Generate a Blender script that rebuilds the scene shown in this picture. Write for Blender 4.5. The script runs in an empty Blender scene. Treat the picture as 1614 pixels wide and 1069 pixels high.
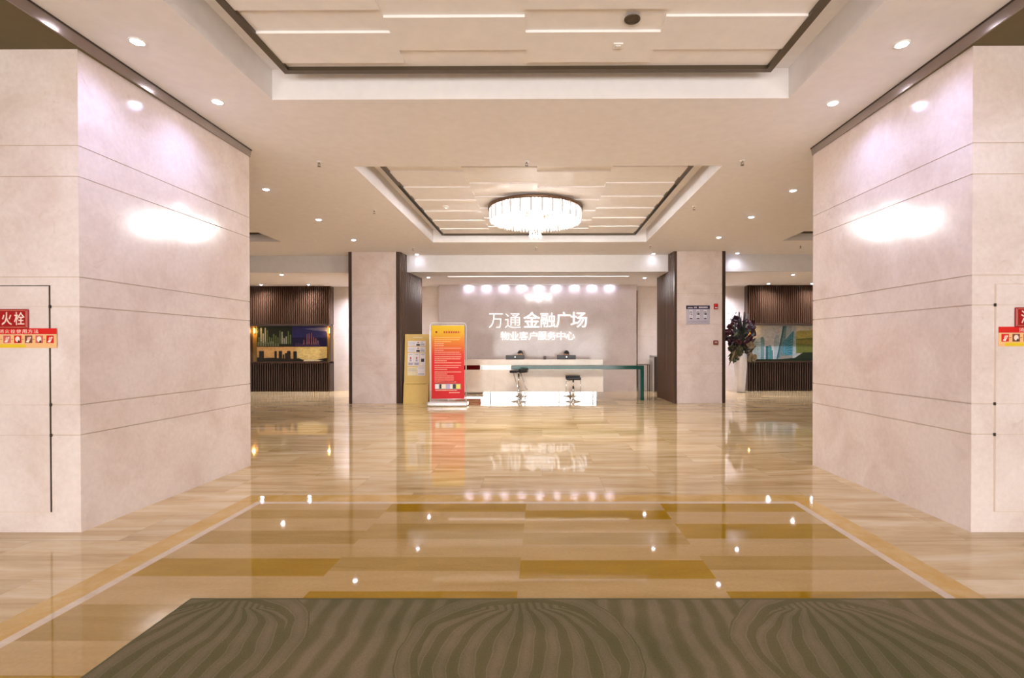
import bpy, bmesh, math, random
from mathutils import Matrix, Vector
S = bpy.context.scene
COL = S.collection
PI = math.pi
random.seed(7)

# ------------------------------------------------------------------ camera
W_PX, H_PX = 1614, 1069
F_PX = 800.0
cam_d = bpy.data.cameras.new('camera')
cam = bpy.data.objects.new('camera', cam_d)
COL.objects.link(cam)
cam_d.sensor_width = 36.0
cam_d.sensor_fit = 'HORIZONTAL'
cam_d.lens = F_PX / W_PX * 36.0
cam_d.shift_x = (W_PX / 2 - 851.16) / W_PX
cam_d.shift_y = (551.63 - H_PX / 2) / W_PX
cam_d.clip_start = 0.05
r0 = Vector((0.99999244, 0.00358707, -0.00149798))
r1 = Vector((-0.00359772, 0.99996783, -0.00716888))
r2 = Vector((0.00147221, 0.00717421, 0.99997318))
cam.matrix_world = Matrix(((r0.x, r2.x, -r1.x, 0), (r0.y, r2.y, -r1.y, 0), (r0.z, r2.z, -r1.z, 1.43), (0, 0, 0, 1)))
S.camera = cam

# ------------------------------------------------------------------ exposure, world, daylight
S.view_settings.view_transform = 'Standard'
S.view_settings.look = 'None'
S.view_settings.gamma = 1.0
S.view_settings.use_curve_mapping = False
S.view_settings.exposure = 1.0
wd = bpy.data.worlds.new('sky')
S.world = wd
wd.use_nodes = True
wbg = wd.node_tree.nodes['Background']
wbg.inputs[0].default_value = (1.0, 0.97, 0.96, 1)
wbg.inputs[1].default_value = 5.5


def lamp(name, kind, loc, power, color, **kw):
    d = bpy.data.lights.new(name, kind)
    d.energy = power
    d.color = color
    for k, v in kw.items():
        if k not in ('rot', 'portal'):
            setattr(d, k, v)
    o = bpy.data.objects.new(name, d)
    COL.objects.link(o)
    o.location = loc
    if 'rot' in kw:
        o.rotation_euler = kw['rot']
    if kw.get('portal'):
        d.cycles.is_portal = True
    return o


# daylight portal in the glazed entrance behind the camera
lamp('entrance_portal', 'AREA', (0, -4.95, 1.3), 1, (1, 1, 1), shape='RECTANGLE', size=11.0, size_y=2.6,
     rot=(PI / 2, 0, 0), portal=True)

# ------------------------------------------------------------------ materials
MATS = {}


def base_mat(name):
    m = bpy.data.materials.new(name)
    m.use_nodes = True
    nt = m.node_tree
    return m, nt, nt.nodes['Principled BSDF']


def mat(name, color, rough=0.5, metal=0.0, emit=0.0, ecol=None, spec=0.5, trans=0.0):
    """plain finish with a faint procedural tone variation"""
    if name in MATS:
        return MATS[name]
    m, nt, b = base_mat(name)
    b.inputs['Roughness'].default_value = rough
    b.inputs['Metallic'].default_value = metal
    b.inputs['Specular IOR Level'].default_value = spec
    b.inputs['Transmission Weight'].default_value = trans
    tc = nt.nodes.new('ShaderNodeTexCoord')
    n = nt.nodes.new('ShaderNodeTexNoise')
    n.inputs['Scale'].default_value = 9.0
    n.inputs['Detail'].default_value = 4.0
    nt.links.new(tc.outputs['Object'], n.inputs['Vector'])
    r = nt.nodes.new('ShaderNodeMix')
    r.data_type = 'RGBA'
    r.inputs[6].default_value = (*[c * 0.94 for c in color], 1)
    r.inputs[7].default_value = (*[min(1, c * 1.06) for c in color], 1)
    nt.links.new(n.outputs['Fac'], r.inputs[0])
    nt.links.new(r.outputs[2], b.inputs['Base Color'])
    if emit:
        b.inputs['Emission Color'].default_value = (*(ecol or color), 1)
        b.inputs['Emission Strength'].default_value = emit
    MATS[name] = m
    return m


def ramp(nt, fac, stops):
    r = nt.nodes.new('ShaderNodeValToRGB')
    cr = r.color_ramp
    while len(cr.elements) < len(stops):
        cr.elements.new(0.5)
    for e, (p, c) in zip(cr.elements, stops):
        e.position = p
        e.color = (*c, 1)
    nt.links.new(fac, r.inputs[0])
    return r.outputs[0]


def noise(nt, vec, scale, detail=5.0, rough=0.55, dist=0.0):
    n = nt.nodes.new('ShaderNodeTexNoise')
    n.inputs['Scale'].default_value = scale
    n.inputs['Detail'].default_value = detail
    n.inputs['Roughness'].default_value = rough
    n.inputs['Distortion'].default_value = dist
    nt.links.new(vec, n.inputs['Vector'])
    return n.outputs['Fac']


def mapping(nt, scale=(1, 1, 1), loc=(0, 0, 0), rot=(0, 0, 0)):
    tc = nt.nodes.new('ShaderNodeTexCoord')
    mp = nt.nodes.new('ShaderNodeMapping')
    mp.inputs['Scale'].default_value = scale
    mp.inputs['Location'].default_value = loc
    mp.inputs['Rotation'].default_value = rot
    nt.links.new(tc.outputs['Object'], mp.inputs['Vector'])
    return mp.outputs['Vector']


def mixc(nt, fac, a, b, mode='MIX'):
    x = nt.nodes.new('ShaderNodeMix')
    x.data_type = 'RGBA'
    x.blend_type = mode
    for sock, v in ((x.inputs[0], fac), (x.inputs[6], a), (x.inputs[7], b)):
        if isinstance(v, (int, float)):
            sock.default_value = v
        elif isinstance(v, tuple):
            sock.default_value = (*v, 1)
        else:
            nt.links.new(v, sock)
    return x.outputs[2]


def marble(name, light, dark, vein, rough=0.1, seed=0.0, scale=1.0):
    if name in MATS:
        return MATS[name]
    m, nt, b = base_mat(name)
    v = mapping(nt, (scale, scale, scale), (seed, seed * 1.7, seed * .6))
    c = ramp(nt, noise(nt, v, 1.7, 8, 0.62, 0.6), [(0.30, dark), (0.62, light)])
    spots = ramp(nt, noise(nt, v, 7.0, 6, 0.68, 1.4), [(0.60, (0, 0, 0)), (0.74, (1, 1, 1))])
    region = ramp(nt, noise(nt, v, 0.9, 2), [(0.45, (0, 0, 0)), (0.62, (1, 1, 1))])
    f = mixc(nt, 1.0, spots, region, 'MULTIPLY')
    sc = mixc(nt, 1.0, f, (0.45, 0.45, 0.45), 'MULTIPLY')
    c = mixc(nt, sc, c, vein)
    fine = ramp(nt, noise(nt, v, 26, 4, 0.6), [(0.3, (0.94, 0.94, 0.94)), (0.7, (1.03, 1.03, 1.03))])
    c = mixc(nt, 1.0, c, fine, 'MULTIPLY')
    nt.links.new(c, b.inputs['Base Color'])
    b.inputs['Roughness'].default_value = rough
    bp = nt.nodes.new('ShaderNodeBump')
    bp.inputs['Strength'].default_value = 0.03
    bp.inputs['Distance'].default_value = 0.02
    nt.links.new(noise(nt, v, 4.0, 3), bp.inputs['Height'])
    nt.links.new(bp.outputs[0], b.inputs['Normal'])
    b.inputs['Specular IOR Level'].default_value = 0.34
    MATS[name] = m
    return m


def stone_strip(name, a, bcol, rough=0.06, seed=0.0, sx=0.7, sy=7.0):
    """streaked floor stone, grain along X"""
    m, nt, b = base_mat(name)
    v = mapping(nt, (sx, sy, 1), (seed, seed, 0))
    c = ramp(nt, noise(nt, v, 1.6, 7, 0.65, 0.5), [(0.30, a), (0.68, bcol)])
    v2 = mapping(nt, (1, 1, 1), (seed, 0, 0))
    fine = ramp(nt, noise(nt, v2, 45, 3, 0.6), [(0.3, (0.93, 0.93, 0.93)), (0.7, (1.05, 1.05, 1.05))])
    c = mixc(nt, 1.0, c, fine, 'MULTIPLY')
    nt.links.new(c, b.inputs['Base Color'])
    b.inputs['Roughness'].default_value = rough
    b.inputs['Specular IOR Level'].default_value = 0.35
    MATS[name] = m
    return m


def floor_tiles():
    m, nt, b = base_mat('beige floor stone')
    v = mapping(nt, (1, 1, 1))
    br = nt.nodes.new('ShaderNodeTexBrick')
    br.offset = 0.5
    br.inputs['Scale'].default_value = 1.0
    br.inputs['Brick Width'].default_value = 1.25
    br.inputs['Row Height'].default_value = 0.62
    br.inputs['Mortar Size'].default_value = 0.0022
    br.inputs['Color1'].default_value = (0.90, 0.88, 0.84, 1)
    br.inputs['Color2'].default_value = (1.08, 1.08, 1.08, 1)
    br.inputs['Mortar'].default_value = (0.72, 0.68, 0.62, 1)
    nt.links.new(v, br.inputs['Vector'])
    vs = mapping(nt, (0.55, 4.2, 1))
    add = nt.nodes.new('ShaderNodeVectorMath')
    add.operation = 'MULTIPLY_ADD'
    nt.links.new(br.outputs['Color'], add.inputs[0])
    add.inputs[1].default_value = (37, 53, 0)
    nt.links.new(vs, add.inputs[2])
    c = ramp(nt, noise(nt, add.outputs[0], 1.3, 8, 0.66, 0.7),
             [(0.28, (0.38, 0.235, 0.085)), (0.48, (0.57, 0.41, 0.205)), (0.70, (0.72, 0.59, 0.385))])
    c = mixc(nt, 1.0, c, br.outputs['Color'], 'MULTIPLY')
    nt.links.new(c, b.inputs['Base Color'])
    b.inputs['Roughness'].default_value = 0.038
    b.inputs['Specular IOR Level'].default_value = 0.32
    MATS['floor'] = m
    return m


def rug_mat():
    """wool rug: stripes running away from the camera, interrupted by carved palmettes"""
    m, nt, b = base_mat('carved wool rug')
    v = mapping(nt)

    def M(op, a_, b_=None):
        n = nt.nodes.new('ShaderNodeMath')
        n.operation = op
        for sock, val in zip(n.inputs, (a_, b_)):
            if val is None:
                continue
            if isinstance(val, (int, float)):
                sock.default_value = val
            else:
                nt.links.new(val, sock)
        return n.outputs[0]
    nz = nt.nodes.new('ShaderNodeTexNoise')
    nz.inputs['Scale'].default_value = 2.2
    nz.inputs['Detail'].default_value = 2.0
    nt.links.new(v, nz.inputs['Vector'])
    ad = nt.nodes.new('ShaderNodeVectorMath')
    ad.operation = 'MULTIPLY_ADD'
    nt.links.new(nz.outputs['Color'], ad.inputs[0])
    ad.inputs[1].default_value = (0.16, 0.12, 0)
    nt.links.new(v, ad.inputs[2])
    sp = nt.nodes.new('ShaderNodeSeparateXYZ')
    nt.links.new(ad.outputs[0], sp.inputs[0])
    x, y = sp.outputs[0], sp.outputs[1]
    PX, PY = 1.6, 1.20
    xm = M('SUBTRACT', M('FLOORED_MODULO', M('ADD', x, 0.91 - .08), PX), PX / 2)
    ym = M('SUBTRACT', M('FLOORED_MODULO', M('ADD', y, -2.24 - .06 + PY / 2 + 3 * PY), PY), PY / 2)
    rx, ry = M('DIVIDE', xm, 0.56), M('DIVIDE', ym, 0.56)
    r = M('SQRT', M('ADD', M('MULTIPLY', rx, rx), M('MULTIPLY', ry, ry)))
    # fan out towards the far side: rings squeezed together at the top
    r = M('ADD', r, M('MULTIPLY', ym, -0.35))
    qy = M('DIVIDE', ym, 0.52)
    mer = M('DIVIDE', xm, M('SQRT', M('MAXIMUM', M('SUBTRACT', 1.0, M('MULTIPLY', qy, qy)), 0.12)))
    ph_bg = M('DIVIDE', x, 0.128)
    ph_ring = M('MULTIPLY', r, 4.6)
    ph_mer = M('DIVIDE', mer, 0.125)
    in_ring = M('LESS_THAN', r, 1.0)
    in_mer = M('LESS_THAN', r, 0.80)

    def pick(mask, yes, no):
        return M('ADD', M('MULTIPLY', yes, mask), M('MULTIPLY', no, M('SUBTRACT', 1.0, mask)))
    ph = pick(in_mer, ph_mer, pick(in_ring, ph_ring, ph_bg))
    f = M('ADD', M('MULTIPLY', M('SINE', M('MULTIPLY', ph, 2 * PI)), 0.5), 0.5)
    plain = ramp(nt, f, [(0.15, (0.138, 0.119, 0.058)), (0.5, (0.165, 0.135, 0.072)), (0.8, (0.200, 0.158, 0.096))])
    carved = ramp(nt, f, [(0.0, (0.133, 0.115, 0.054)), (0.38, (0.142, 0.121, 0.060)), (0.46, (0.225, 0.182, 0.115)), (0.56, (0.170, 0.136, 0.075)), (1.0, (0.196, 0.154, 0.093))])
    tone = mixc(nt, in_ring, plain, carved)
    blot = ramp(nt, noise(nt, v, 1.6, 4), [(0.35, (0.78, 0.84, 0.74)), (0.65, (1.10, 1.05, 1.04))])
    pile = ramp(nt, noise(nt, v, 150, 3, 0.7), [(0.25, (0.74, 0.74, 0.74)), (0.75, (1.20, 1.20, 1.20))])
    c = mixc(nt, 1.0, tone, blot, 'MULTIPLY')
    c = mixc(nt, 1.0, c, pile, 'MULTIPLY')
    nt.links.new(c, b.inputs['Base Color'])
    b.inputs['Roughness'].default_value = 0.95
    b.inputs['Specular IOR Level'].default_value = 0.15
    groove = ramp(nt, f, [(0.0, (0.5, 0.5, 0.5)), (0.40, (0.5, 0.5, 0.5)), (0.46, (0.95, 0.95, 0.95)), (0.55, (0.6, 0.6, 0.6)), (1.0, (0.85, 0.85, 0.85))])
    hm = mixc(nt, 0.15, mixc(nt, in_ring, (0.7, 0.7, 0.7), groove), noise(nt, v, 150, 3, 0.7))
    bp = nt.nodes.new('ShaderNodeBump')
    bp.inputs['Strength'].default_value = 0.3
    bp.inputs['Distance'].default_value = 0.012
    nt.links.new(hm, bp.inputs['Height'])
    nt.links.new(bp.outputs[0], b.inputs['Normal'])
    MATS['rug'] = m
    return m


def glass_green():
    m, nt, b = base_mat('green glass')
    c = ramp(nt, noise(nt, mapping(nt), 3, 2), [(0.3, (0.004, 0.055, 0.042)), (0.7, (0.006, 0.075, 0.058))])
    nt.links.new(c, b.inputs['Base Color'])
    b.inputs['Roughness'].default_value = 0.12
    b.inputs['Specular IOR Level'].default_value = 0.35
    MATS['green_glass'] = m
    return m


M_PILLAR = marble('cream marble', (0.81, 0.71, 0.665), (0.69, 0.565, 0.505), (0.52, 0.36, 0.25), 0.13, 0.0)
M_FEAT = marble('feature marble', (0.67, 0.585, 0.55), (0.57, 0.485, 0.45), (0.42, 0.29, 0.20), 0.10, 5.3, 0.8)
M_WALL = marble('wall marble', (0.78, 0.70, 0.63), (0.70, 0.61, 0.53), (0.45, 0.31, 0.2), 0.14, 9.1)
M_COUNTER = marble('counter marble', (0.82, 0.70, 0.58), (0.75, 0.62, 0.50), (0.55, 0.4, 0.28), 0.10, 3.1, 1.6)
M_JOINT = mat('stone joint', (0.66, 0.52, 0.40), 0.6)
M_GAP = mat('dark gap', (0.035, 0.024, 0.016), 0.7)
M_FLOOR = floor_tiles()
M_CEIL = mat('ceiling paint', (0.87, 0.835, 0.835), 0.85, spec=0.2)
M_BEAM = mat('beam paint', (0.76, 0.735, 0.73), 0.7, spec=0.3)
M_SOFFIT = mat('dark soffit paint', (0.17, 0.135, 0.075), 0.8, spec=0.2)
M_RAFT = mat('raft paint', (0.89, 0.855, 0.845), 0.6, spec=0.3)
M_FRAME = mat('bronze frame', (0.105, 0.080, 0.052), 0.32, 0.55)
M_SLOT = mat('black slot', (0.008, 0.006, 0.005), 0.6)
M_FASCIA = mat('bronze fascia', (0.30, 0.25, 0.22), 0.18, 0.9)
M_FASCIA_SHADE = mat('fascia shadow gap', (0.07, 0.05, 0.04), 0.4, 0.7)  # dark colour standing in for the shadow gap above the fascia
M_BRONZE = mat('bronze strip', (0.10, 0.066, 0.05), 0.3, 0.6)
M_FLUTE = mat('dark fluted wood', (0.085, 0.042, 0.023), 0.2)
M_FLUTE_LOW = mat('darker fluted wood', (0.055, 0.026, 0.014), 0.35)
M_NICHE = mat('niche lining', (0.33, 0.2, 0.06), 0.4)
M_CHROME = mat('chrome', (0.86, 0.85, 0.84), 0.06, 1.0)
M_MIRROR = mat('mirror steel', (0.95, 0.94, 0.93), 0.015, 1.0)
M_BLACK = mat('black plastic', (0.012, 0.012, 0.013), 0.35)
M_SEAT = mat('black leatherette', (0.010, 0.009, 0.009), 0.4)
M_WHITE = mat('white paint', (0.85, 0.84, 0.82), 0.4)
M_ALU = mat('pale aluminium', (0.78, 0.77, 0.77), 0.3, 0.5)
M_RED = mat('sign red', (0.36, 0.012, 0.012), 0.35)
M_RED_B = mat('bright red', (0.66, 0.014, 0.010), 0.45)
M_SKIN = mat('skin', (0.58, 0.36, 0.25), 0.5)
M_HAIR = mat('black hair', (0.008, 0.007, 0.007), 0.4)
M_NAVY = mat('dark navy cloth', (0.016, 0.018, 0.032), 0.85)
M_LENS = mat('downlight lens', (1, 1, 1), 0.4, emit=30.0, ecol=(0.78, 0.80, 1.0))
M_LENS_S = mat('small downlight lens', (1, 1, 1), 0.4, emit=24.0, ecol=(0.82, 0.84, 1.0))
M_LED = mat('led strip', (1, 1, 1), 0.4, emit=7.0, ecol=(0.95, 0.92, 1.0))
M_SLOTLED = mat('ceiling slot glow', (1, 1, 1), 0.4, emit=1.6, ecol=(1.0, 0.95, 0.95))
M_LETTER = mat('lit letter face', (.6, .6, .6), 0.4, emit=0.58, ecol=(1.0, 0.98, 0.97))
M_LETTER_SIDE = M_LETTER
M_AMBER = mat('amber lamp', (1, 0.7, 0.3), 0.4, emit=3.0, ecol=(1.0, 0.55, 0.12))
M_RUG = rug_mat()
M_GREEN = glass_green()


# ------------------------------------------------------------------ mesh builder
class MB:
    def __init__(s):
        s.v, s.f, s.m, s.mats, s.sm = [], [], [], [], []

    def mi(s, m):
        if m not in s.mats:
            s.mats.append(m)
        return s.mats.index(m)

    def add(s, verts, faces, m, smooth=False):
        o = len(s.v)
        s.v += [tuple(p) for p in verts]
        k = s.mi(m)
        for f in faces:
            s.f.append([i + o for i in f])
            s.m.append(k)
            s.sm.append(smooth)
        return s

    def box(s, x0, x1, y0, y1, z0, z1, m):
        v = [(x, y, z) for x in (x0, x1) for y in (y0, y1) for z in (z0, z1)]
        return s.add(v, [(0, 1, 3, 2), (4, 6, 7, 5), (0, 4, 5, 1), (2, 3, 7, 6), (0, 2, 6, 4), (1, 5, 7, 3)], m)

    def rbox(s, x0, x1, y0, y1, z0, z1, m, r=0.01, seg=2):
        """box with rounded edges"""
        bm = bmesh.new()
        bmesh.ops.create_cube(bm, size=1)
        for v in bm.verts:
            v.co = Vector(((x0 + x1) / 2 + v.co.x * (x1 - x0), (y0 + y1) / 2 + v.co.y * (y1 - y0), (z0 + z1) / 2 + v.co.z * (z1 - z0)))
        bmesh.ops.bevel(bm, geom=bm.edges[:], offset=r, segments=seg, affect='EDGES', profile=0.5)
        bm.verts.index_update()
        s.add([v.co[:] for v in bm.verts], [[v.index for v in f.verts] for f in bm.faces], m, False)
        bm.free()
        return s

    def prism(s, pts, z0, z1, m):
        """vertical prism over a ccw footprint"""
        n = len(pts)
        v = [(x, y, z0) for x, y in pts] + [(x, y, z1) for x, y in pts]
        f = [tuple(reversed(range(n))), tuple(range(n, 2 * n))]
        f += [(i, (i + 1) % n, n + (i + 1) % n, n + i) for i in range(n)]
        return s.add(v, f, m)

    def profile(s, pts, x0, x1, m):
        """(y, z) outline pushed along X"""
        n = len(pts)
        v = [(x0, y, z) for y, z in pts] + [(x1, y, z) for y, z in pts]
        f = [tuple(range(n)), tuple(reversed(range(n, 2 * n)))]
        f += [(i, n + i, n + (i + 1) % n, (i + 1) % n) for i in range(n)]
        return s.add(v, f, m)

    def quad(s, a, b, c, d, m):
        return s.add([a, b, c, d], [(0, 1, 2, 3)], m)

    def lathe(s, prof, m, c=(0, 0, 0), n=24, smooth=True, caps=True):
        v, f = [], []
        for r, z in prof:
            for k in range(n):
                a = 2 * PI * k / n
                v.append((c[0] + r * math.cos(a), c[1] + r * math.sin(a), c[2] + z))
        for i in range(len(prof) - 1):
            for k in range(n):
                k2 = (k + 1) % n
                f.append((i * n + k, i * n + k2, (i + 1) * n + k2, (i + 1) * n + k))
        s.add(v, f, m, smooth)
        if caps:
            o = len(s.v) - len(v)
            L = (len(prof) - 1) * n
            for ring in ([*reversed(range(n))], [L + k for k in range(n)]):
                s.f.append([o + q for q in ring])
                s.m.append(s.mi(m))
                s.sm.append(False)
        return s

    def tube(s, pts, r, m, n=8, closed=False):
        """round tube through points; r a number or one per point"""
        P = [Vector(p) for p in pts]
        N = len(P)
        rs = r if isinstance(r, (list, tuple)) else [r] * N
        v, f = [], []
        up = Vector((0.13, 0.31, 1)).normalized()
        for i, p in enumerate(P):
            a = P[i - 1] if (i > 0 or closed) else P[0]
            b = P[(i + 1) % N] if (i < N - 1 or closed) else P[-1]
            t = (b - a).normalized()
            u = t.cross(up)
            if u.length < 1e-3:
                u = t.cross(Vector((1, 0, 0)))
            u.normalize()
            w = t.cross(u)
            for k in range(n):
                q = 2 * PI * k / n
                v.append(p + (u * math.cos(q) + w * math.sin(q)) * rs[i])
        for i in range(N if closed else N - 1):
            j = (i + 1) % N
            for k in range(n):
                k2 = (k + 1) % n
                f.append((i * n + k, i * n + k2, j * n + k2, j * n + k))
        if not closed:
            f.append(tuple(reversed(range(n))))
            f.append(tuple((N - 1) * n + k for k in range(n)))
        return s.add(v, f, m, True)

    def text(s, string, x0, x1, z0, z1, y, m, depth=0.004, weight=0.0, fit=True):
        """upright lettering facing -Y, stretched into the rectangle x0..x1, z0..z1, front at y"""
        c = bpy.data.curves.new('lettering', 'FONT')
        c.body = string
        c.size = 1.0
        c.offset = weight
        c.resolution_u = 3
        c.extrude = 0.01
        o = bpy.data.objects.new('lettering', c)
        COL.objects.link(o)
        dg = bpy.context.evaluated_depsgraph_get()
        me = bpy.data.meshes.new_from_object(o.evaluated_get(dg))
        co = [v.co.copy() for v in me.vertices]
        fs = [list(p.vertices) for p in me.polygons]
        bpy.data.objects.remove(o)
        bpy.data.curves.remove(c)
        bpy.data.meshes.remove(me)
        if not co:
            return s
        ax, bx = min(p.x for p in co), max(p.x for p in co)
        az, bz = min(p.y for p in co), max(p.y for p in co)
        out = [(x0 + (p.x - ax) / (bx - ax) * (x1 - x0), y + (depth if p.z < 0 else 0.0), z0 + (p.y - az) / (bz - az) * (z1 - z0)) for p in co]
        return s.add(out, fs, m)

    def build(s, name, parent=None, label=None, bevel=0.0):
        me = bpy.data.meshes.new(name)
        me.from_pydata(s.v, [], s.f)
        for m in s.mats:
            me.materials.append(m)
        me.polygons.foreach_set('material_index', s.m)
        me.polygons.foreach_set('use_smooth', s.sm)
        bm = bmesh.new()
        bm.from_mesh(me)
        bmesh.ops.recalc_face_normals(bm, faces=bm.faces)
        bm.to_mesh(me)
        bm.free()
        me.update()
        o = bpy.data.objects.new(name, me)
        COL.objects.link(o)
        if parent:
            o.parent = parent
        if label:
            o['label'] = label
        if bevel:
            bv = o.modifiers.new('edges', 'BEVEL')
            bv.width = bevel
            bv.segments = 2
            bv.limit_method = 'ANGLE'
        return o


def thing(name, label, cat, loc=(0, 0, 0), rz=0.0, group=None):
    o = bpy.data.objects.new(name, None)
    COL.objects.link(o)
    o.empty_display_size = 0.1
    o.location = loc
    o.rotation_euler = (0, 0, rz)
    return tag(o, label, cat, group)


def tag(o, label, cat, group=None, kind=None):
    o['label'] = label
    o['category'] = cat
    if group:
        o['group'] = group
    if kind:
        o['kind'] = kind
    return o


def struct(o, label=None, cat=None):
    o['kind'] = 'structure'
    if label:
        o['label'] = label
    if cat:
        o['category'] = cat
    return o


def dup(root, loc, label, group=None, rz=None):
    r = root.copy()
    COL.objects.link(r)
    r.location = loc
    if rz is not None:
        r.rotation_euler = (0, 0, rz)
    r['label'] = label
    if group:
        r['group'] = group
    for ch in list(root.children):
        c = ch.copy()
        COL.objects.link(c)
        c.parent = r
        for g in list(ch.children):
            d = g.copy()
            COL.objects.link(d)
            d.parent = c
    return r


# ------------------------------------------------------------------ dimensions
CZ = 3.796       # main ceiling
SZ = 3.712       # soffit over the near pillars
LZ = 3.36        # lower ceiling behind the beam
RZ = 4.085       # top of the ceiling recesses
BEAM = 13.2
BACK = 16.45
XL, XR = -13.0, 13.0
FRONT = -5.0

# ------------------------------------------------------------------ floor
fb = MB()
IX0, IX1, IY1 = -2.571, 2.281, 4.60      # inlay field
BW, BH = 0.235, 0.06                      # yellow border, white inner line
IY0 = -1.0
PALE = stone_strip('pale inlay stone', (0.44, 0.285, 0.105), (0.52, 0.35, 0.15), 0.035, 1.0, 0.8, 4)
GOLD = stone_strip('golden inlay stone', (0.32, 0.170, 0.005), (0.40, 0.228, 0.010), 0.035, 2.0, 0.8, 5)
TAN = stone_strip('tan inlay stone', (0.34, 0.205, 0.050), (0.43, 0.275, 0.085), 0.035, 3.0, 0.8, 5)
YEL = marble('yellow border marble', (0.61, 0.40, 0.14), (0.52, 0.29, 0.045), (0.36, 0.2, 0.03), 0.04, 4.0, 3.0)
WLINE = stone_strip('white line stone', (0.60, 0.47, 0.32), (0.68, 0.56, 0.42), 0.07, 5.0)


def fq(x0, x1, y0, y1, m):
    fb.quad((x0, y0, 0), (x1, y0, 0), (x1, y1, 0), (x0, y1, 0), m)


ox0, ox1, oy1 = IX0 - BW, IX1 + BW, IY1 + BW + 0.03
fq(XL, ox0, FRONT - 1, oy1, M_FLOOR)
fq(ox1, XR, FRONT - 1, oy1, M_FLOOR)
fq(XL, XR, oy1, BACK + .4, M_FLOOR)
fq(ox0, ox1, FRONT - 1, IY0, M_FLOOR)
# border, mitred at the corners
for (a, b, c, d) in (((ox0, IY0), (IX0 - BH, IY0), (IX0 - BH, IY1 + BH), (ox0, oy1)),
                     ((ox1, oy1), (IX1 + BH, IY1 + BH), (IX1 + BH, IY0), (ox1, IY0)),
                     ((ox0, oy1), (IX0 - BH, IY1 + BH), (IX1 + BH, IY1 + BH), (ox1, oy1))):
    fb.quad(*[(p[0], p[1], 0) for p in (a, b, c, d)], YEL)
for (a, b, c, d) in (((IX0 - BH, IY0), (IX0, IY0), (IX0, IY1), (IX0 - BH, IY1 + BH)),
                     ((IX1 + BH, IY1 + BH), (IX1, IY1), (IX1, IY0), (IX1 + BH, IY0)),
                     ((IX0 - BH, IY1 + BH), (IX0, IY1), (IX1, IY1), (IX1 + BH, IY1 + BH))):
    fb.quad(*[(p[0], p[1], 0) for p in (a, b, c, d)], WLINE)
cx = [IX0, -1.361, -0.143, 1.07, IX1]
rows = [
    ([4.60, 4.43, 4.20, 3.925, 3.66, 3.41, 3.144, 2.80, 2.45, 2.19, 1.9, 1.6, 1.3, 1.0], 'PTPTPGPTPGPTP'),
    ([4.60, 4.375, 4.08, 3.755, 3.43, 3.22, 2.95, 2.68, 2.4, 2.1, 1.8, 1.5, 1.2], 'GPTPTPGPTPTP'),
    ([4.60, 4.41, 4.18, 3.88, 3.65, 3.38, 3.11, 2.78, 2.45, 2.15, 1.85, 1.5, 1.2], 'PGPTPGPTPGPT'),
    ([4.60, 4.37, 4.075, 3.76, 3.45, 3.235, 2.95, 2.68, 2.4, 2.1, 1.8, 1.5, 1.2], 'GPGPTPGPTPGP'),
]
for k, (ys, code) in enumerate(rows):
    for i, ch in enumerate(code):
        fq(cx[k], cx[k + 1], ys[i + 1], ys[i], {'P': PALE, 'T': TAN, 'G': GOLD}[ch])
    fq(cx[k], cx[k + 1], IY0, ys[-1], PALE)
struct(fb.build('floor'), 'polished beige stone floor with a striped golden inlay panel', 'floor')

# rug ---------------------------------------------------------------
rb = MB()
rx0, rx1, ry0, ry1, rz = -1.98, 3.35, 0.55, 2.845, 0.014
rb.rbox(rx0 + .012, rx1 - .012, ry0 + .012, ry1 - .012, 0.001, rz, M_RUG, 0.006)
rug = rb.build('rug')
tag(rug, 'grey green carved rug with swirling feather pattern in the foreground', 'rug')
eb = MB()
M_EDGE = mat('rug edge', (0.10, 0.09, 0.035), 0.95)
for a in ((rx0, rx1, ry1 - .014, ry1), (rx0, rx0 + .014, ry0, ry1 - .014), (rx1 - .014, rx1, ry0, ry1 - .014)):
    eb.box(*a, 0.001, rz - .002, M_EDGE)
eb.build('binding', rug, 'darker green bound edge')

# ------------------------------------------------------------------ ceilings
RECESS = [  # x0, x1, y0, y1
    (-2.581, 2.360, -0.10, 4.872), (-2.468, 2.370, 6.682, 11.55),
    (-10.72, -5.88, 6.682, 11.45), (5.42, 10.26, 6.682, 11.45)]
cb = MB()
TL, TR = -3.50, 3.237       # fascia lines


def grid_with_holes(mb, x0, x1, y0, y1, z, holes, m):
    xs = sorted({x0, x1, *[h[0] for h in holes], *[h[1] for h in holes]})
    ys = sorted({y0, y1, *[h[2] for h in holes], *[h[3] for h in holes]})
    xs = [x for x in xs if x0 <= x <= x1]
    ys = [y for y in ys if y0 <= y <= y1]
    for i in range(len(xs) - 1):
        for j in range(len(ys) - 1):
            mx, my = (xs[i] + xs[i + 1]) / 2, (ys[j] + ys[j + 1]) / 2
            if any(h[0] < mx < h[1] and h[2] < my < h[3] for h in holes):
                continue
            mb.quad((xs[i], ys[j], z), (xs[i + 1], ys[j], z), (xs[i + 1], ys[j + 1], z), (xs[i], ys[j + 1], z), m)


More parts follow.
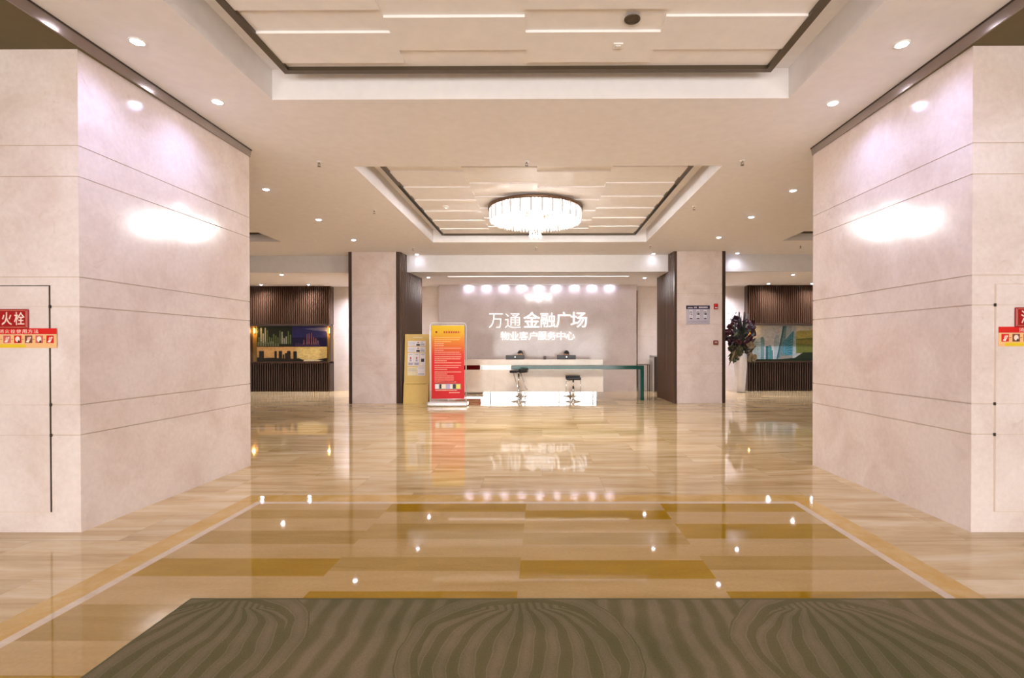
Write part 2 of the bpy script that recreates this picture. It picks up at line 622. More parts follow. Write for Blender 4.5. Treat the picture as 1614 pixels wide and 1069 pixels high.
YF = 6.10
grid_with_holes(cb, TL, TR, FRONT, YF, CZ, RECESS[:1], M_CEIL)
grid_with_holes(cb, XL, XR, YF, BEAM, CZ, RECESS[1:], M_CEIL)
for (a, b, c, d) in RECESS:
    cb.quad((a, c, CZ), (a, d, CZ), (a, d, RZ), (a, c, RZ), M_CEIL)
    cb.quad((b, c, CZ), (b, d, CZ), (b, d, RZ), (b, c, RZ), M_CEIL)
    cb.quad((a, c, CZ), (b, c, CZ), (b, c, RZ), (a, c, RZ), M_CEIL)
    cb.quad((a, d, CZ), (b, d, CZ), (b, d, RZ), (a, d, RZ), M_CEIL)
    cb.quad((a, c, RZ), (b, c, RZ), (b, d, RZ), (a, d, RZ), M_CEIL)
struct(cb.build('ceiling'), 'cream ceiling with rectangular recesses', 'ceiling')

lb = MB()
SLOT = (-2.60, 2.41, 13.97, 14.10)
grid_with_holes(lb, XL, XR, BEAM, BACK, LZ, [SLOT], M_CEIL)
a, b, c, d = SLOT
for p, q in (((a, c), (b, c)), ((b, c), (b, d)), ((b, d), (a, d)), ((a, d), (a, c))):
    lb.quad((*p, LZ), (*q, LZ), (*q, LZ + .08), (*p, LZ + .08), M_CEIL)
lb.quad((a, c, LZ + .08), (b, c, LZ + .08), (b, d, LZ + .08), (a, d, LZ + .08), M_CEIL)
struct(lb.build('ceiling_back'), 'lower cream ceiling over the reception', 'ceiling')
bb = MB()
bb.box(XL, XR, BEAM - .012, BEAM + .1, LZ - .002, CZ, M_BEAM)
struct(bb.build('beam'), 'white drop beam across the hall behind the far pillars', 'beam')

sb = MB()
for x0, x1 in ((XL, TL), (TR, XR)):
    sb.box(x0, x1, FRONT, YF - .02, SZ, SZ + .08, M_SOFFIT)
struct(sb.build('ceiling_soffit'), 'dark soffit over the near pillars', 'ceiling')

# bronze fascia strips over the near pillars
for n, (x, sgn, side) in enumerate(((TL, -1, 'left'), (TR, 1, 'right'))):
    tb = MB()
    z0_, z1_ = SZ - .006, CZ - .014
    sec = [(x - sgn * -.012, z0_), (x - sgn * .002, z0_), (x - sgn * .016, z1_), (x - sgn * -.012, z1_)]
    tb.add([(px, yy, pz) for yy in (FRONT, YF) for px, pz in sec], [(0, 1, 2, 3), (7, 6, 5, 4), (0, 4, 5, 1), (1, 5, 6, 2), (2, 6, 7, 3), (3, 7, 4, 0)], M_FASCIA)
    lo2, hi2 = (x - .012, x + .019) if sgn < 0 else (x - .019, x + .012)
    tb.box(lo2, hi2, FRONT, YF + .004, CZ - .016, CZ - .001, M_FASCIA_SHADE)  # dark strip just under the ceiling, the gap's shade as colour
    struct(tb.build('trim_%d' % (n + 1)), 'bronze metal fascia above the %s marble pillar' % side, 'trim')


def raft(rec, z, near):
    """floating ceiling panel with staggered strips in a bronze frame"""
    a, b, c, d = rec
    x0, x1, y0, y1 = a + .225, b - .26, c + .20, d - (.20 if near else .10)
    pb = MB()
    pb.box(x0, x1, y0, y1, z + .034, z + .06, M_RAFT)
    w = (x1 - x0 - .12) / 4
    per, st = .71, .43
    for k in range(4):
        xa, xb = x0 + .06 + w * k, x0 + .06 + w * (k + 1)
        y = (y1 - .58) + (0.0 if k % 2 == 0 else -.19)
        while y + st > y0 + .06:
            ya, yb = max(y, y0 + .06), min(y + st, y1 - .06)
            if yb > ya:
                pb.box(xa, xb, ya, yb, z + .014, z + .036, M_RAFT)
            y -= per
    p = struct(pb.build('ceiling_panel'), 'floating cream ceiling panel of staggered strips', 'ceiling panel')
    f = MB()
    t = .06
    f.box(x0, x1, y1 - t, y1, z, z + .075, M_FRAME)
    f.box(x0, x1, y0, y0 + t, z, z + .075, M_FRAME)
    f.box(x0, x0 + t, y0 + t, y1 - t, z, z + .075, M_FRAME)
    f.box(x1 - t, x1, y0 + t, y1 - t, z, z + .075, M_FRAME)
    fr = f.build('panel_frame', p, 'dark bronze frame')
    L = y1 - y0
    for (q0, q1, r0_, r1_) in ((x0 + .012, x0 + t - .008, y0 + L * .22, y1 - .12), (x1 - t + .008, x1 - .012, y0 + L * .22, y1 - .12),
                               (x0 + .25, x0 + .75, y0 + .01, y0 + t - .01), (x1 - .75, x1 - .25, y0 + .01, y0 + t - .01)):
        if near and r1_ - r0_ > 1:
            continue
        MB().box(q0, q1, r0_, r1_, z - .004, z + .02, M_SLOT).build('air_slot', fr, 'black air slot')
    # hangers carrying the panel from the recess top
    hb = MB()
    for hx in (x0 + .5, x1 - .5):
        for hy in (y0 + .5, y1 - .5):
            hb.tube([(hx, hy, z + .05), (hx, hy, RZ)], .008, M_ALU)
    hb.build('hanger', p)
    return (x0, x1, y0, y1)


raft(RECESS[0], 3.935, True)
FAR = raft(RECESS[1], 3.925, False)
raft(RECESS[2], 3.935, False)
raft(RECESS[3], 3.935, False)

# ------------------------------------------------------------------ walls
def courses(mb, x0, x1, y0, y1, z1, levels, m, g=0.006, d=0.008):
    """stone box in courses with recessed joints"""
    zs = [0.0] + [l for l in levels if l < z1] + [z1]
    for i in range(len(zs) - 1):
        lo = zs[i] + (g / 2 if i else 0)
        hi = zs[i + 1] - (g / 2 if i < len(zs) - 2 else 0)
        mb.box(x0, x1, y0, y1, lo, hi, m)
    mb.box(x0 + d, x1 - d, y0 + d, y1 - d, 0, z1, M_JOINT)


LEV = [0.752, 0.985, 1.740, 1.968, 2.738, 2.975]
w = MB()
courses(w, XL, XR, BACK, BACK + .2, LZ, LEV, M_WALL)
struct(w.build('wall_back'), 'cream marble back wall', 'wall')
w = MB()
courses(w, XL - .2, XL, FRONT, BACK + .2, CZ, LEV, M_WALL)
struct(w.build('wall_left'), 'cream marble side wall', 'wall')
w = MB()
courses(w, XR, XR + .2, FRONT, BACK + .2, CZ, LEV, M_WALL)
struct(w.build('wall_right'), 'cream marble side wall', 'wall')
w = MB()
w.box(XL, -5.5, FRONT - .2, FRONT, 0, CZ + .4, M_WALL)
w.box(5.5, XR, FRONT - .2, FRONT, 0, CZ + .4, M_WALL)
w.box(-5.5, 5.5, FRONT - .2, FRONT, 2.6, CZ + .4, M_WALL)
struct(w.build('wall_front'), 'entrance wall behind the camera', 'wall')
w = MB()
for x in (-5.5, -3.3, -1.1, 1.1, 3.3, 5.5):
    w.box(x - .04, x + .04, FRONT - .12, FRONT - .04, 0, 2.6, M_BRONZE)
w.box(-5.5, 5.5, FRONT - .12, FRONT - .04, 2.15, 2.22, M_BRONZE)
struct(w.build('window_1'), 'glazed entrance frame', 'window')

# feature wall behind the reception
w = MB()
FX0, FX1, FY = -3.22, 2.96, 15.9
xs = [FX0, -1.15, 0.9, FX1]
zl = [0, .80, 1.632, 2.466, LZ - .001]
for i in range(3):
    for j in range(4):
        w.box(xs[i] + (.0015 if i else 0), xs[i + 1] - (.0015 if i < 2 else 0), FY, FY + .3, zl[j] + (.002 if j else 0), zl[j + 1] - .002, M_FEAT)
w.box(FX0 + .01, FX1 - .01, FY + .006, FY + .55, 0, LZ - .002, M_JOINT)
fw = struct(w.build('wall_centre'), 'polished marble feature wall behind the reception counter', 'wall')
e = MB()
e.box(FX1, FX1 + .035, FY - .012, FY + .3, 0, LZ - .002, M_CHROME)
e.build('edge_strip', fw, 'bright metal edge')


# near pillars -------------------------------------------------------
def near_pillar(name, fp, label):
    """fp: near-inner, far-inner, far-outer, near-outer; courses with recessed joints"""
    pb = MB()
    inner = Vector((sum(p[0] for p in fp) / 4, sum(p[1] for p in fp) / 4))
    g = .007
    zs = [0.0] + LEV + [SZ]
    for i in range(len(zs) - 1):
        lo = zs[i] + (g / 2 if i else 0)
        hi = zs[i + 1] - (g / 2 if i < len(zs) - 2 else 0.0005)
        pb.prism(fp, lo, hi, M_PILLAR)
    core = [tuple(Vector(p) + (inner - Vector(p)).normalized() * .012) for p in fp]
    pb.prism(core, 0, SZ - .001, M_JOINT)
    return struct(pb.build(name), label, 'pillar')


near_pillar('pillar', [(-3.554, 3.891), (-3.502, 6.08), (-5.75, 6.08), (-5.75, 3.891)], 'left near pillar clad in cream marble courses')
near_pillar('pillar', [(3.285, 3.891), (5.5, 3.891), (5.5, 6.08), (3.239, 6.08)], 'right near pillar clad in cream marble courses')


def flutes(mb, p0, p1, z0, z1, pitch, depth, m, back=0.05, nseg=10):
    """half-round ribs on the line p0 -> p1, bulging to its right-hand side"""
    a, b = Vector(p0), Vector(p1)
    L = (b - a).length
    n = max(2, round(L / pitch))
    t = (b - a) / L
    nr = Vector((t.y, -t.x))
    pts = []
    for k in range(n):
        for s in range(nseg):
            u = (k + s / nseg) * L / n
            q = s / nseg
            h = depth * (0.0 if q < .3 else math.sin(PI * (q - .3) / .7) ** 0.6)
            pts.append(a + t * u + nr * h)
    pts.append(b)
    pts += [b - nr * back, a - nr * back]
    N = len(pts)
    v = [(p.x, p.y, z0) for p in pts] + [(p.x, p.y, z1) for p in pts]
    f = [tuple(range(N)), tuple(reversed(range(N, 2 * N)))]
    f += [(i, N + i, N + (i + 1) % N, (i + 1) % N) for i in range(N)]
    return mb.add(v, f, m)


def far_pillar(xs0, xs1, sl, sr, label, inner):
    """stone front, bronze strips at both corners, fluted wood on the reception side"""
    pb = MB()
    courses(pb, xs0, xs1, 12.69, 14.3, CZ - .001, LEV, M_PILLAR)
    p = struct(pb.build('pillar'), label, 'pillar')
    for (u, v) in ((xs0 - sl, xs0), (xs1, xs1 + sr)):
        MB().box(u, v, 12.68, 13.19, 0, CZ - .002, M_BRONZE).build('corner_strip', p, 'dark bronze corner strip')
    if inner > 0:
        x, q, back = xs1 + sr, (-3.42, 14.4), .04
        f = MB()
        flutes(f, (x, 12.70), q, 0, LZ - .004, .11, .034, M_FLUTE)
        flutes(f, (x, 12.70), (x + .04, BEAM - .03), LZ - .004, CZ - .003, .105, .028, M_FLUTE)
    else:
        x, q = xs0 - sl, (3.28, 14.4)
        f = MB()
        flutes(f, q, (x, 12.70), 0, LZ - .004, .11, .034, M_FLUTE)
        flutes(f, (x - .03, BEAM - .03), (x, 12.70), LZ - .004, CZ - .003, .105, .028, M_FLUTE)
    f.build('fluted_panel', p, 'dark fluted wood cladding')
    return p


far_pillar(-4.75, -3.64, .08, .085, 'left far pillar of cream marble beside the notice board', 1)
far_pillar(3.37, 4.50, .06, .08, 'right far pillar of cream marble carrying the directory sign', -1)


# mural niches -------------------------------------------------------
def picture(name, x0, x1, z0, z1, y, layers, label, cat, thick=.02):
    """flat board facing -Y; layers of (material, [(u, v), ...]) printed on it"""
    pb = MB()
    pb.box(x0, x1, y, y + thick, z0, z1, layers[0][0])
    for i, (m, poly) in enumerate(layers[1:]):
        yy = y - .0002 * (i + 1)
        pb.add([(x0 + u * (x1 - x0), yy, z0 + v * (z1 - z0)) for u, v in poly], [tuple(range(len(poly)))], m)
    o = pb.build(name)
    return tag(o, label, cat)


def rect(u0, u1, v0, v1):
    return [(u0, v0), (u1, v0), (u1, v1), (u0, v1)]


def niche(x0, x1, side):
    f = MB()
    xm = [(x0, x1)]
    f.box(x0, x1, 16.16, BACK, 2.13, LZ - .003, M_FLUTE)
    flutes(f, (x0, 16.16), (x1, 16.16), 2.15, LZ - .004, .066, .04, M_FLUTE, .02)
    f.box(x0 + .02, x1 - .02, 16.12, BACK, 2.085, 2.15, M_BRONZE)
    top = struct(f.build('trim_%d' % (3 if side == 'left' else 4)), 'dark fluted wood panel above the %s city mural' % side, 'wall panel')
    f = MB()
    f.box(x0, x1, 16.12, BACK, 0.001, .94, M_FLUTE_LOW)
    flutes(f, (x0, 16.12), (x1, 16.12), .002, .90, .072, .02, M_FLUTE_LOW, .02)
    f.box(x0, x1, 16.08, BACK, .90, .945, M_FLUTE_LOW)
    struct(f.build('trim_%d' % (5 if side == 'left' else 6)), 'dark fluted wood base below the %s city mural' % side, 'wall panel')
    f = MB()
    f.box(x0, x1, BACK - .06, BACK, .945, 2.085, M_NICHE)
    f.box(x0, x0 + .02, 16.18, BACK - .06, .945, 2.085, M_BRONZE)
    f.box(x1 - .02, x1, 16.18, BACK - .06, .945, 2.085, M_BRONZE)
    struct(f.build('wall_niche'), 'bronze lined recess around the %s city mural' % side, 'wall')


niche(-9.37, -6.75, 'left')
niche(6.55, 9.25, 'right')


def C(n, c):
    """printed colour with photographic mottling"""
    name = 'print ' + n
    if name in MATS:
        return MATS[name]
    m, nt, b = base_mat(name)
    v = mapping(nt, (6, 6, 9))
    lo, hi = tuple(q * .68 for q in c), tuple(min(1, q * 1.3) for q in c)
    nt.links.new(ramp(nt, noise(nt, v, 2.2, 6, .7), [(.3, lo), (.5, c), (.72, hi)]), b.inputs['Base Color'])
    b.inputs['Roughness'].default_value = .3
    MATS[name] = m
    return m


# left mural: four city views
rnd = random.Random(3)
L = [(C('night green', (0.014, 0.022, 0.012)), None)]
L.append((C('dusk blue', (0.030, 0.032, 0.16)), rect(.50, 1, .42, 1)))
L.append((C('deep blue', (0.012, 0.010, 0.06)), rect(.50, 1, .42, .68)))
L.append((C('blue cloud', (0.17, 0.17, 0.34)), [(.68, .93), (.82, .88), (1, .86), (1, .97), (.85, .96)]))
L.append((C('orange sky', (0.50, 0.27, 0.085)), rect(0, .56, 0, .42)))
L.append((C('yellow sky', (0.55, 0.38, 0.12)), rect(.56, 1, 0, .42)))
for i in range(16):
    u = .02 + i * .030
    h = rnd.uniform(.12, .42)
    if i in (1, 3):
        h = .46
    L.append((C(('lit white', 'lit green', 'mid green', 'lit olive')[rnd.randrange(4)] if i not in (1, 3) else 'lit white',
                {'lit white': (0.52, 0.55, 0.42)}.get('lit white' if i in (1, 3) else '', (0.15, 0.20, 0.08))), rect(u, u + .018, .50, .5 + h)))
for i in range(9):
    u = .01 + i * .035
    L.append((C('park light', (0.22, 0.25, 0.14)), rect(u, u + .022, .44, .50 + rnd.uniform(0, .08))))
for u, h in ((.66, .62), (.705, .78), (.735, .80), (.77, .82), (.80, .70), (.83, .66), (.86, .60)):
    L.append((C('pink tower', (0.33, 0.14, 0.17)), [(u, .48), (u + .02, .48), (u + .016, h), (u + .006, h)]))
for i in range(12):
    u = .88 - i * .03
    L.append((C('violet block', (0.07, 0.035, 0.10)), rect(u, u + .02, .43, .46 + rnd.uniform(0, .08))))
L.append((C('silhouette', (0.016, 0.011, 0.006)), [(0, 0), (1, 0), (1, .10), (.9, .07), (.8, .03), (.66, .05), (.6, .09), (.5, .08), (.35, .09), (.2, .11), (.1, .1), (0, .12)]))
for u, wd_, h in ((.03, .07, .30), (.25, .035, .30), (.31, .05, .30), (.37, .02, .2), (.40, .03, .24), (.43, .05, .30), (.52, .05, .29)):
    L.append((C('silhouette', (0.016, 0.011, 0.006)), rect(u, u + wd_, .05, h)))
L.append((C('river light', (0.55, 0.42, 0.22)), [(.66, .01), (.88, .01), (.95, .03), (.75, .06), (.68, .05)]))
picture('city_mural', -9.18, -6.92, .95, 2.083, 16.33, L, 'dark city mural of night towers over an orange skyline, left end of the back wall', 'mural')
L = [(C('grey sky', (0.50, 0.50, 0.49)), None)]
L.append((C('glass pale', (0.34, 0.42, 0.40)), [(.02, .04), (.12, .04), (.12, .66), (.02, .58)]))
L.append((C('glass mid', (0.13, 0.21, 0.21)), [(.12, .04), (.17, .04), (.17, .60), (.15, .69), (.12, .66)]))
for k in range(9):
    L.append((C('glass mid', (0.13, 0.21, 0.21)), rect(.025, .118, .08 + k * .055, .092 + k * .055)))
L.append((C('glass dark', (0.03, 0.12, 0.13)), rect(.185, .225, .02, .42)))
L.append((C('glass teal', (0.06, 0.22, 0.22)), [(.23, .02), (.27, .02), (.27, .36), (.25, .46), (.23, .42)]))
L.append((C('glass dark', (0.03, 0.12, 0.13)), rect(.272, .285, .02, .30)))
L.append((C('glass haze', (0.33, 0.40, 0.41)), [(.30, .04), (.37, .04), (.37, .74), (.33, .74), (.30, .62)]))
L.append((C('glass mid', (0.13, 0.21, 0.21)), [(.36, .04), (.54, .20), (.54, .99), (.42, .99), (.38, .40)]))
L.append((C('glass haze', (0.33, 0.40, 0.41)), [(.45, .30), (.54, .50), (.54, .99), (.47, .99)]))
L.append((C('glass dark', (0.03, 0.12, 0.13)), [(.33, .02), (.355, .02), (.445, .98), (.425, .98)]))
L.append((C('glass blue', (0.04, 0.19, 0.25)), [(.42, .22), (.55, .10), (.57, .86), (.42, .52)]))
L.append((C('glass pale', (0.34, 0.42, 0.40)), [(.55, .10), (.60, .16), (.60, .74), (.57, .86)]))
for k in range(8):
    L.append((C('glass line', (0.22, 0.40, 0.43)), [(.424, .25 + k * .034), (.554, .16 + k * .085), (.554, .172 + k * .085), (.424, .256 + k * .034)]))
for k in range(3):
    u = .46 + k * .03
    L.append((C('glass dark', (0.03, 0.12, 0.13)), [(u, .18 - k * .03), (u + .004, .18 - k * .03), (u + .004, .60 + k * .07), (u, .60 + k * .07)]))
L.append((C('stone plaza', (0.27, 0.25, 0.20)), [(.34, .04), (.56, .04), (.54, .16), (.40, .14)]))
L.append((C('field green', (0.13, 0.15, 0.03)), rect(.60, 1, .22, .72)))
L.append((C('field gold', (0.42, 0.36, 0.10)), [(.60, .62), (1, .68), (1, .90), (.60, .84)]))
L.append((C('field olive', (0.22, 0.20, 0.04)), [(.60, .50), (.80, .46), (1, .52), (1, .60), (.60, .58)]))
L.append((C('sky haze', (0.64, 0.60, 0.46)), [(.60, .84), (1, .90), (1, .99), (.60, .99)]))
L.append((C('dark lawn', (0.012, 0.024, 0.010)), [(0, 0), (1, 0), (1, .24), (.7, .24), (.58, .08), (.4, .05), (.1, .05), (0, .07)]))
picture('city_mural', 6.75, 9.10, .95, 2.083, 16.33, L, 'pale city mural of glass office towers, right end of the back wall', 'mural')

for x, lab in ((-9.275, 'amber niche lamp at the left edge of the night city mural'),
               (-6.835, 'amber niche lamp at the right edge of the night city mural'),
               (6.65, 'amber niche lamp beside the pale tower mural, behind the flowers')):
    b_ = MB()
    b_.lathe([(.018, 0), (.022, .01), (.022, .16), (.018, .17)], M_AMBER, (0, 0, 0), 14)
    t = thing('niche_lamp', lab, 'lamp', (x, BACK - .10, 1.86), group='amber mural lamps')
    b_.build('lamp_tube', t)
    MB().box(-.03, .03, .02, .04, -.02, .19, M_BRONZE).build('back_plate', t)
    lamp('niche_glow', 'POINT', (x, BACK - .19, 1.93), 3.5, (1.0, .55, .15), shadow_soft_size=.03)

# ------------------------------------------------------------------ ceiling lights
def downlight_proto(r, lens):
    t = thing('downlight', '', 'downlight')
    b_ = MB()
    b_.lathe([(r * 1.28, 0.0), (r * 1.26, -.008), (r * 1.02, -.010), (r, -.004), (r, 0.0)], M_WHITE, (0, 0, 0), 28, caps=False)
    b_.build('trim_ring', t)
    b_ = MB()
    b_.lathe([(r, -.003), (r * .92, -.010), (r * .6, -.017), (.001, -.020)], lens, (0, 0, 0), 28, caps=False)
    b_.build('lens', t, 'glowing white lens')
    return t


COOL = (0.64, 0.65, 1.0)
P_BIG = 42.0
big = downlight_proto(.045, M_LENS)
small = downlight_proto(.040, M_LENS_S)
spots = [
    (-3.127, 3.934, 'bright recessed downlight in the ceiling above the left marble pillar, nearer one'),
    (-3.124, 4.901, 'bright recessed downlight in the ceiling above the left marble pillar, farther one'),
    (-4.135, 7.618, 'recessed downlight left of the chandelier recess, nearest of three'),
    (-4.150, 9.447, 'recessed downlight left of the chandelier recess, middle of three'),
    (-4.165, 11.247, 'recessed downlight left of the chandelier recess, farthest of three'),
    (2.824, 4.003, 'bright recessed downlight in the ceiling above the right marble pillar, nearer one'),
    (2.837, 4.967, 'bright recessed downlight in the ceiling above the right marble pillar, farther one'),
    (3.823, 7.747, 'recessed downlight right of the chandelier recess, nearest of three'),
    (3.842, 9.337, 'recessed downlight right of the chandelier recess, middle of three'),
    (3.853, 11.07, 'recessed downlight right of the chandelier recess, farthest of three'),
    (-3.127, 2.96, 'recessed downlight over the entrance on the left, out of the picture'),
    (2.824, 3.03, 'recessed downlight over the entrance on the right, out of the picture'),
]
first = True
for x, y, lab in spots:
    if first:
        big.location = (x, y, CZ)
        big['label'] = lab
        big['group'] = 'hall downlights'
        first = False
    else:
        dup(big, (x, y, CZ), lab, 'hall downlights')
    near = y < 6
    lamp('downlight_beam', 'SPOT', (x, y, CZ - .02), P_BIG * (.80 if near else 1.0), (.52, .56, 1.0) if near else COOL, spot_size=math.radians(150 if near else 125), spot_blend=1.0, shadow_soft_size=.05)
sm = [
    (-3.20, 13.02, CZ, 'small downlight in front of the white beam, beside the left far pillar'),
    (2.86, 13.02, CZ, 'small downlight in front of the white beam, beside the right far pillar'),
    (4.98, 12.96, CZ, 'small downlight in front of the white beam, right of the directory pillar'),
    (-3.16, 14.15, LZ, 'small downlight in the lower ceiling left of the reception light slot'),
    (2.907, 14.37, LZ, 'small downlight in the lower ceiling right of the reception light slot'),
    (-6.969, 13.592, LZ, 'small downlight in the lower ceiling some way in front of the night mural'),
    (6.808, 13.788, LZ, 'small downlight in the lower ceiling some way in front of the tower mural'),
    (-8.72, 15.75, LZ, 'small downlight close above the left part of the night mural panel'),
    (-7.24, 15.75, LZ, 'small downlight close above the right part of the night mural panel'),
    (7.02, 15.75, LZ, 'small downlight close above the left part of the tower mural panel'),
    (-5.62, 15.75, LZ, 'small downlight added unseen behind the left far pillar to brighten the marble wall'),  # added out of sight, only to brighten the marble wall
    (5.42, 15.75, LZ, 'small downlight added unseen behind the right far pillar to brighten the marble wall'),  # its added counterpart on the right, also hidden by the pillar
    (8.37, 15.75, LZ, 'small downlight close above the right part of the tower mural panel'),
]
for i, (x, y, z, lab) in enumerate(sm):
    if i == 0:
        small.location = (x, y, z)
        small['label'] = lab
        small['group'] = 'small reception downlights'
    else:
        dup(small, (x, y, z), lab, 'small reception downlights')
    lamp('small_downlight_beam', 'SPOT', (x, y, z - .02), (2 if x < 4 else 12) if z == CZ else (420 if abs(abs(x) - 5.52) < .2 else 170 if y > 15 else 18 if abs(x) < 4 else 80), (.84, .84, 1.0), spot_size=math.radians(155), spot_blend=1.0, shadow_soft_size=.04)

# light slot in the lower ceiling, and the wall-washing row at the feature wall
t = thing('slot_light', 'long glowing light slot in the lower ceiling over the reception', 'light', (0, 14.03, LZ))
MB().box(-2.58, 2.39, -.045, .055, .045, .075, M_SLOTLED).build('diffuser', t)
for k in range(6):
    lamp('slot_glow', 'SPOT', (-2.05 + k * .80, 14.03, LZ + .03), 4, (1, .95, .95), spot_size=math.radians(140), spot_blend=1, shadow_soft_size=.04)
t = thing('wall_washer', 'row of bright wall washing lights along the top of the feature wall', 'light', (-.08, 15.80, LZ))
MB().box(-2.48, 2.48, -.03, .03, -.03, -.001, M_ALU).build('housing', t)
for k in range(9):
    x = -2.2 + k * .55
    MB().lathe([(.024, -.031), (.022, -.036), (.001, -.037)], M_LED, (x, 0, 0), 14, caps=False).build('lens', t)
    lamp('washer_beam', 'AREA', (x - .08, 15.80, LZ - .045), .9, (.74, .74, 1.0), shape='RECTANGLE', size=.22, size_y=.05,
         rot=(math.radians(22), 0, 0))

# ------------------------------------------------------------------ chandelier
CH = (-.112, 9.15, 0)
M_CRYSTAL = mat('lit crystal', (0.10, 0.095, 0.09), 0.08, emit=1.0, ecol=(1.0, 0.95, 0.90))
M_CRYSTAL2 = mat('lit clear crystal', (0.08, 0.075, 0.07), 0.06, emit=0.30, ecol=(1.0, 0.95, 0.91))
M_CRYSTAL3 = mat('lit milky crystal', (0.09, 0.085, 0.08), 0.08, emit=0.60, ecol=(1.0, 0.95, 0.90))
ch = thing('chandelier', 'large round crystal chandelier glowing in the recess before the reception', 'chandelier', (CH[0], CH[1], 3.90))
RAD = .84
b_ = MB()
b_.lathe([(RAD - .02, .022), (RAD + .006, .022), (RAD + .012, 0.0), (RAD + .006, -.030), (RAD - .02, -.030), (RAD - .02, .022)], mat('pale bronze ring', (.22, .13, .08), .35, .6), (0, 0, 0), 96, caps=False)
b_.build('rim', ch, 'thin bronze rim')
MB().lathe([(RAD - .02, .012), (RAD - .02, .022), (.02, .022)], M_CHROME, (0, 0, 0), 64, caps=False).build('ceiling_plate', ch)
rod_me = None
for k in range(84):
    a = 2 * PI * k / 84
    zl_ = -.245 + (.012 if k % 3 == 0 else 0)
    if rod_me is None or k in (1, 2):
        q = MB()
        q.lathe([(.004, -.020), (.017, -.026), (.019, -.13), (.017, zl_ + .02), (.004, zl_)], (M_CRYSTAL, M_CRYSTAL3, M_CRYSTAL2)[k % 3], (0, 0, 0), 6, smooth=False)
        o = q.build('crystal_rod', ch)
        if rod_me is None:
            rod_me = {}
        rod_me[k % 3] = o
    else:
        o = rod_me[k % 3].copy()
        COL.objects.link(o)
        o.parent = ch
    o.location = ((RAD - .03) * math.cos(a), (RAD - .03) * math.sin(a), 0)
q = MB()
for rr, n_, zb in ((.70, 54, -.25), (.56, 42, -.255), (.42, 32, -.26), (.28, 20, -.265), (.14, 10, -.27)):
    for k in range(n_):
        a = 2 * PI * (k + .5) / n_
        q.lathe([(.004, -.03), (.015, -.04), (.016, zb + .02), (.004, zb)], M_CRYSTAL, (rr * math.cos(a), rr * math.sin(a), 0), 5, smooth=False)
o = q.build('crystal_fringe', ch)
o['kind'] = 'stuff'
for k in range(6):
    a = 2 * PI * k / 6 + .3
    q = MB()
    q.tube([(0, 0, -.24), (0, 0, -.42)], .002, M_ALU, 6)
    q.lathe([(.003, -.41), (.016, -.45), (.024, -.49), (.016, -.515), (.002, -.525)], M_CRYSTAL, (0, 0, 0), 8)
    o = q.build('crystal_drop', ch)
    o.location = (.095 * math.cos(a), .095 * math.sin(a), (.0 if k % 2 else -.012))
for k in range(8):
    a = 2 * PI * k / 8
    rb_ = .63 if k % 2 else .42
    lamp('chandelier_bulb', 'POINT', (CH[0] + rb_ * math.cos(a), CH[1] + rb_ * math.sin(a), 3.83 if k % 2 else 3.63), 30 if k % 2 else 36, (1, .965, .945), shadow_soft_size=.05 if k % 2 else .12)
lamp('chandelier_down', 'AREA', (CH[0], CH[1], 3.635), 14, (1, .94, .88), shape='DISK', size=1.3)

# ------------------------------------------------------------------ ceiling fittings
def sprinkler(loc, lab):
    t = thing('sprinkler', lab, 'sprinkler', loc, group='ceiling sprinklers')
    MB().lathe([(.034, 0), (.032, -.006), (.012, -.010)], M_WHITE, (0, 0, 0), 16).build('flange', t)
    q = MB()
    q.tube([(0, 0, -.008), (0, 0, -.030)], .009, M_FASCIA, 8)
    q.tube([(-.014, 0, -.028), (-.012, 0, -.050), (0, 0, -.060)], .003, M_FASCIA, 6)
    q.tube([(.014, 0, -.028), (.012, 0, -.050), (0, 0, -.060)], .003, M_FASCIA, 6)
    q.box(-.015, .015, -.004, .004, -.031, -.026, M_FASCIA)
    q.build('head', t)
    MB().lathe([(.022, -.060), (.022, -.063)], M_BRONZE, (0, 0, 0), 12).build('deflector', t)
    return t


sp = sprinkler((-2.847, 6.50, CZ), 'small ceiling sprinkler before the chandelier recess, near its left corner')
for x, y, z, lab in ((-.191, 6.5, CZ, 'small ceiling sprinkler centred between the two ceiling recesses'),
                     (2.56, 6.499, CZ, 'small ceiling sprinkler before the chandelier recess, near its right corner'),
                     (2.578, 8.61, CZ, 'small ceiling sprinkler along the right edge of the chandelier recess'),
                     (-2.90, 8.80, CZ, 'small ceiling sprinkler along the left edge of the chandelier recess'),
                     (-3.092, 12.20, CZ, 'small ceiling sprinkler near the top of the left far pillar'),
                     (-.134, 12.16, CZ, 'small ceiling sprinkler between the chandelier recess and the white beam'),
                     (2.553, 11.96, CZ, 'small ceiling sprinkler near the top of the right far pillar'),
                     (6.10, 12.0, CZ, 'small ceiling sprinkler in the right bay, beyond the right near pillar')):
    dup(sp, (x, y, z), lab, 'ceiling sprinklers')
